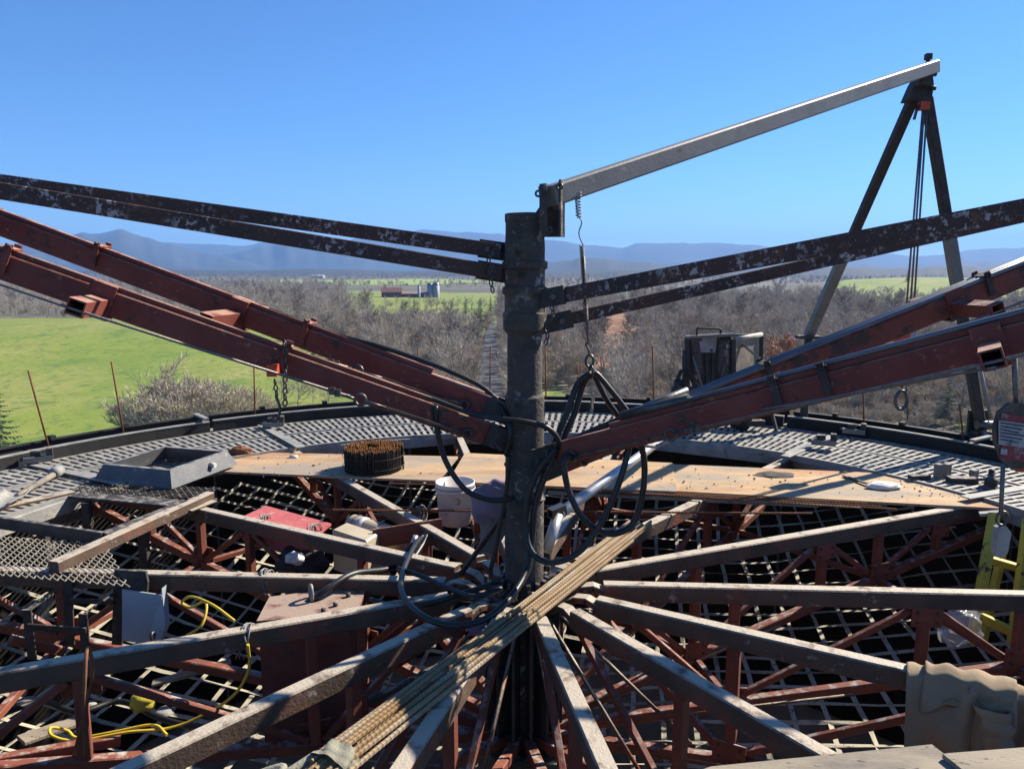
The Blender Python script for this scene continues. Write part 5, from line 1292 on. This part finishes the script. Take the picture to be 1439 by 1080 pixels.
# ------------------------------------------------------------------ on the rim: rods, clamps, wire
RODS = [(49, 618, 40, 520, 'thin rusty rod at the rim nearest the left edge'), (165, 602, 157, 508, 'thin rusty rod at the rim in front of the thicket'), (357, 580, 357, 498, 'thin rod at the rim right of the thicket'), (588, 571, 588, 488, 'thin rod at the rim beside the small trees under the booms'),
        (690, 568, 690, 486, 'thin rod at the rim in front of the dark lane'), (767, 567, 767, 486, 'thin rod at the rim just right of the mast'), (916, 570, 918, 486, 'thin rod at the rim left of the wheeled hopper'), (1208, 598, 1213, 520, 'thin rod at the rim beside the hoist hook'), (1347, 620, 1349, 570, 'thin rod at the rim left of the derrick foot'), (812, 567, 812, 512, 'short thin rod at the rim behind the hose loops')]
for (x0, y0, x1, y1, lb) in RODS:
    a = atz(x0, y0, .14); 
    d_ = V((a.x - CX, a.y - CY, 0)).normalized(); a = C0 + d_ * (RO + .14) ; a.z = .02
    tpt = at(x1, y1, a.y)
    tag(MB().tube([a, V((tpt.x, a.y + (tpt.y - a.y), tpt.z))], .009, 6).build('steel_rod', 'rust'), lb, 'rod', 'rods standing along the rim')
for k, (px0, px1, py0, py1) in enumerate(((588, 765, 553, 548), (588, 765, 543, 538), (765, 812, 548, 540), (765, 812, 536, 528))):
    y0 = 9.2
    tag(MB().tube([at(px0, py0, y0), at((px0 + px1) / 2, (py0 + py1) / 2 + 1, y0), at(px1, py1, y0)], .004, 5).build('guard_wire', 'cable'), ['lower guard wire left of the mast at the far rim', 'upper guard wire left of the mast at the far rim', 'lower guard wire right of the mast at the far rim', 'upper guard wire right of the mast at the far rim'][k], 'wire')
def clamp(px, py, z, rz, lb):
    p = atz(px, py, z); o = thing('jack_clamp', lb, 'clamp', p, rz, 'jack clamps on the rim')
    MB().box((0, 0, .05), (.22, .09, .05)).build('body', 'galv_beam', o, True)
    MB().box((.09, 0, .09), (.05, .07, .10)).build('jaw', 'dark_steel', o, True)
    MB().tube([(-.14, 0, .06), (-.05, 0, .06)], .018, 8).build('screw', 'shackle', o, True)
    MB().box((-.02, .02, .095), (.08, .06, .05)).build('wedge', 'dark_steel', o, True)
clamp(55, 652, .03, .5, 'steel jack clamp on the deck at the far left'); clamp(385, 602, .03, .2, 'steel jack clamp at the rim below the red hook'); clamp(1200, 612, .03, -.5, 'steel jack clamp at the rim left of the hoist hook'); clamp(1157, 628, .03, -.3, 'steel jack clamp on the inner deck edge at right')
m_ = thing('form_clamps', 'dark form clamps lying on the right plywood', 'clamps', atz(1325, 678, ZP))
for (px, py, sx, sy, sz, rz, mt) in ((1292, 675, .17, .06, .05, .1, 'dark_steel'), (1318, 674, .05, .05, .14, .2, 'galv_beam'), (1330, 672, .05, .05, .13, .4, 'galv_beam'), (1352, 680, .22, .09, .06, -.1, 'dark_steel'), (1368, 676, .05, .05, .10, .3, 'galv_beam')):
    b = MB(); p = atz(px, py, ZP); b.box(p + V((0, 0, sz / 2)), (sx, sy, sz), rz); b.build('clamp_piece', mt, m_)
sj = thing('screw_jack', 'black screw jack standing at the right end of the plywood', 'jack', atz(1392, 688, ZP))
MB().lathe([(.001, 0), (.09, 0), (.085, .02), (.05, .03), (.045, .07), (.06, .075), (.06, .09), (.03, .10), (.022, .17), (.001, .175)], 14, atz(1392, 688, ZP)).build('jack_body', 'dark_steel', sj)
MB().tube([atz(1392, 688, ZP) + V((-.12, 0, .085)), atz(1392, 688, ZP) + V((.13, .02, .085))], .012, 8).build('lever', 'dark_steel', sj)
rh = thing('chain_hook', 'small red chain block with a hook hanging from the nearer left boom', 'hook', at(390, 600, 3.8))
m_ = MB(); m_.box(at(384, 520, 3.75), (.05, .05, .06)); m_.build('block', 'orange_paint', rh)
m_ = MB(); chain(m_, [at(386, 528, 3.75), at(388, 545, 3.75), at(390, 560, 3.75)], .028, .010, .004); m_.tube(catmull([at(388, 555, 3.75), at(394, 575, 3.75), at(388, 592, 3.75), at(383, 584, 3.75)], 6), .008, 6); m_.build('hook', 'shackle', rh)
m_ = MB(); chain(m_, [at(400, 470, 3.74), at(401, 520, 3.74), at(401, 570, 3.74)], .03, .012, .0045); m_.build('chain', 'shackle', rh)
# lashings of wire on the truss chords
for k, (px, py, lb) in enumerate(((375, 808, 'wire lashing on the left truss near the black cloth'), (348, 885, 'wire lashing where the yellow cord crosses the truss'), (590, 716, 'wire lashing on the truss beside the power pack'), (443, 742, 'wire lashing on the truss at the red cover'), (372, 728, 'cloth lashing on the truss at the red cover corner'))):
    p = atz(px, py, ZT - .02); m_ = MB(); rr = random.Random(k)
    for i in range(5): m_.ring(p + V((rr.uniform(-.02, .02), rr.uniform(-.01, .01), -.035)), (rr.uniform(.7, 1), rr.uniform(-.4, .4), rr.uniform(-.3, .3)), .062 + rr.uniform(-.006, .01), .0045, 14, 5)
    for i in range(3): m_.tube(catmull([p + V((0, -.05, .0)), p + V((rr.uniform(-.04, .04), -.06, -.06)), p + V((rr.uniform(-.05, .05), -.05, -.13))], 4), .004, 5)
    tag(m_.build('wire_lashing', 'form_top' if k == 4 else 'cable'), lb, 'lashing')


# ------------------------------------------------------------------ clutter caught in the net, lower left and round the hub
def scrap(name, lb, cat, a, b, w, h, mat): tag(MB().beam(a, b, w, h, .003).build(name, mat), lb, cat)
NZ = lambda px, py: (lambda p: p)(atz(px, py, -1.02))
scrap('scrap_board', 'short grey board lying in the net at the lower left corner', 'board', atz(30, 1040, -.62), atz(130, 1005, -.66), .10, .02, 'plywood_grey')
scrap('scrap_board', 'narrow pale board in the net left of the red tank', 'board', atz(215, 960, -.78), atz(325, 930, -.72), .07, .02, 'plywood_grey')
scrap('scrap_board', 'dark plank standing behind the step frame', 'plank', at(20, 905, 4.3), at(75, 840, 4.5), .09, .02, 'dark_steel')
scrap('scrap_angle', 'rusty angle iron lying under the step frame', 'angle iron', at(15, 898, 3.9), at(90, 915, 4.1), .05, .05, 'truss_red')
scrap('scrap_angle', 'rusty angle iron crossing the net at lower left', 'angle iron', atz(0, 1068, -.5), atz(170, 1038, -.55), .05, .05, 'truss_red')
scrap('scrap_angle', 'dark strut leaning between the red tank and the hub', 'strut', at(520, 985, 3.3), at(690, 900, 3.75), .03, .03, 'dark_steel')
scrap('scrap_board', 'tan offcut wedged under the hub left of the mast', 'board', at(512, 918, 4.3), at(548, 935, 4.2), .05, .02, 'plywood_grey')
rk = random.Random(77)
for k, (px, py) in enumerate(((40, 985), (120, 990), (230, 1000), (300, 1045), (560, 930), (600, 905), (470, 1010), (380, 1000))):
    crumple('cement_lump', ['small cement lump in the net at the left edge', 'cement lump in the net under the brown rope', 'cement lump in the net by the yellow tool', 'cement lump in the net below the yellow cord', 'cement lump below the hub left of the rebar', 'cement lump near the mauve rag', 'cement lump below the red tank', 'cement lump in front of the red tank'][k], 'cement lump',
            atz(px, py, -.75), rk.uniform(.03, .07), rk.uniform(.03, .06), rk.uniform(.015, .03), 'form_top', k + .3, 12)
hose('grey hose snaking in the net at lower left', [atz(10, 1000, -.7), atz(60, 985, -.72), atz(110, 1000, -.72), atz(170, 985, -.74), atz(230, 1010, -.74), atz(290, 1025, -.7)], .018, 'rubber')
hose('black hose curling beneath the left truss lugs', [at(520, 842, 4.0), at(560, 852, 3.9), at(610, 846, 3.85), at(655, 832, 3.85), at(690, 822, 3.88)], .016)
hose('black hose draped over the hub lugs at left', [atz(560, 798, .03), atz(600, 812, .03), atz(640, 830, .03), atz(672, 838, .04), at(705, 826, 3.84)], .015)
hose('black hose rising from the hub up the left of the mast', [at(690, 800, 4.0), at(697, 770, 4.0), at(704, 730, 4.0), at(712, 690, 4.0), at(716, 640, 3.99)], .013)
hose('thin cable crossing below the near right boom', [at(1070, 575, 3.4), at(1200, 553, 3.1), at(1330, 528, 2.8), at(1400, 516, 2.65)], .006, 'cable', 'guard_wire', 'wire')

cb = MB(); rx = random.Random(17)
for k in range(260):
    px = rx.choice((rx.gauss(1080, 110), rx.uniform(780, 1430), rx.gauss(1340, 50), rx.gauss(440, 60))); py = rx.uniform(0, 1)
    py = (640 + 30 * py) if px < 650 else (652 + (px - 780) * .033 + 30 * py)
    p = atz(px, py, ZP + .003) + (V((0, 0, .022)) if 650 < px < 950 else V((0, 0, 0))); z = rx.uniform(.002, .009) * rx.choice((.6, 1, 1.3))
    cb.box(p + V((0, 0, z * .3)), (z * rx.uniform(.8, 2), z, z * .8), rx.uniform(0, 3), mi=rx.choice((0, 0, 1)))
tag(cb.build('cement_crumbs', ['soot', 'form_top']), 'cement crumbs scattered over the plywood sheets', 'crumbs', kind='stuff')
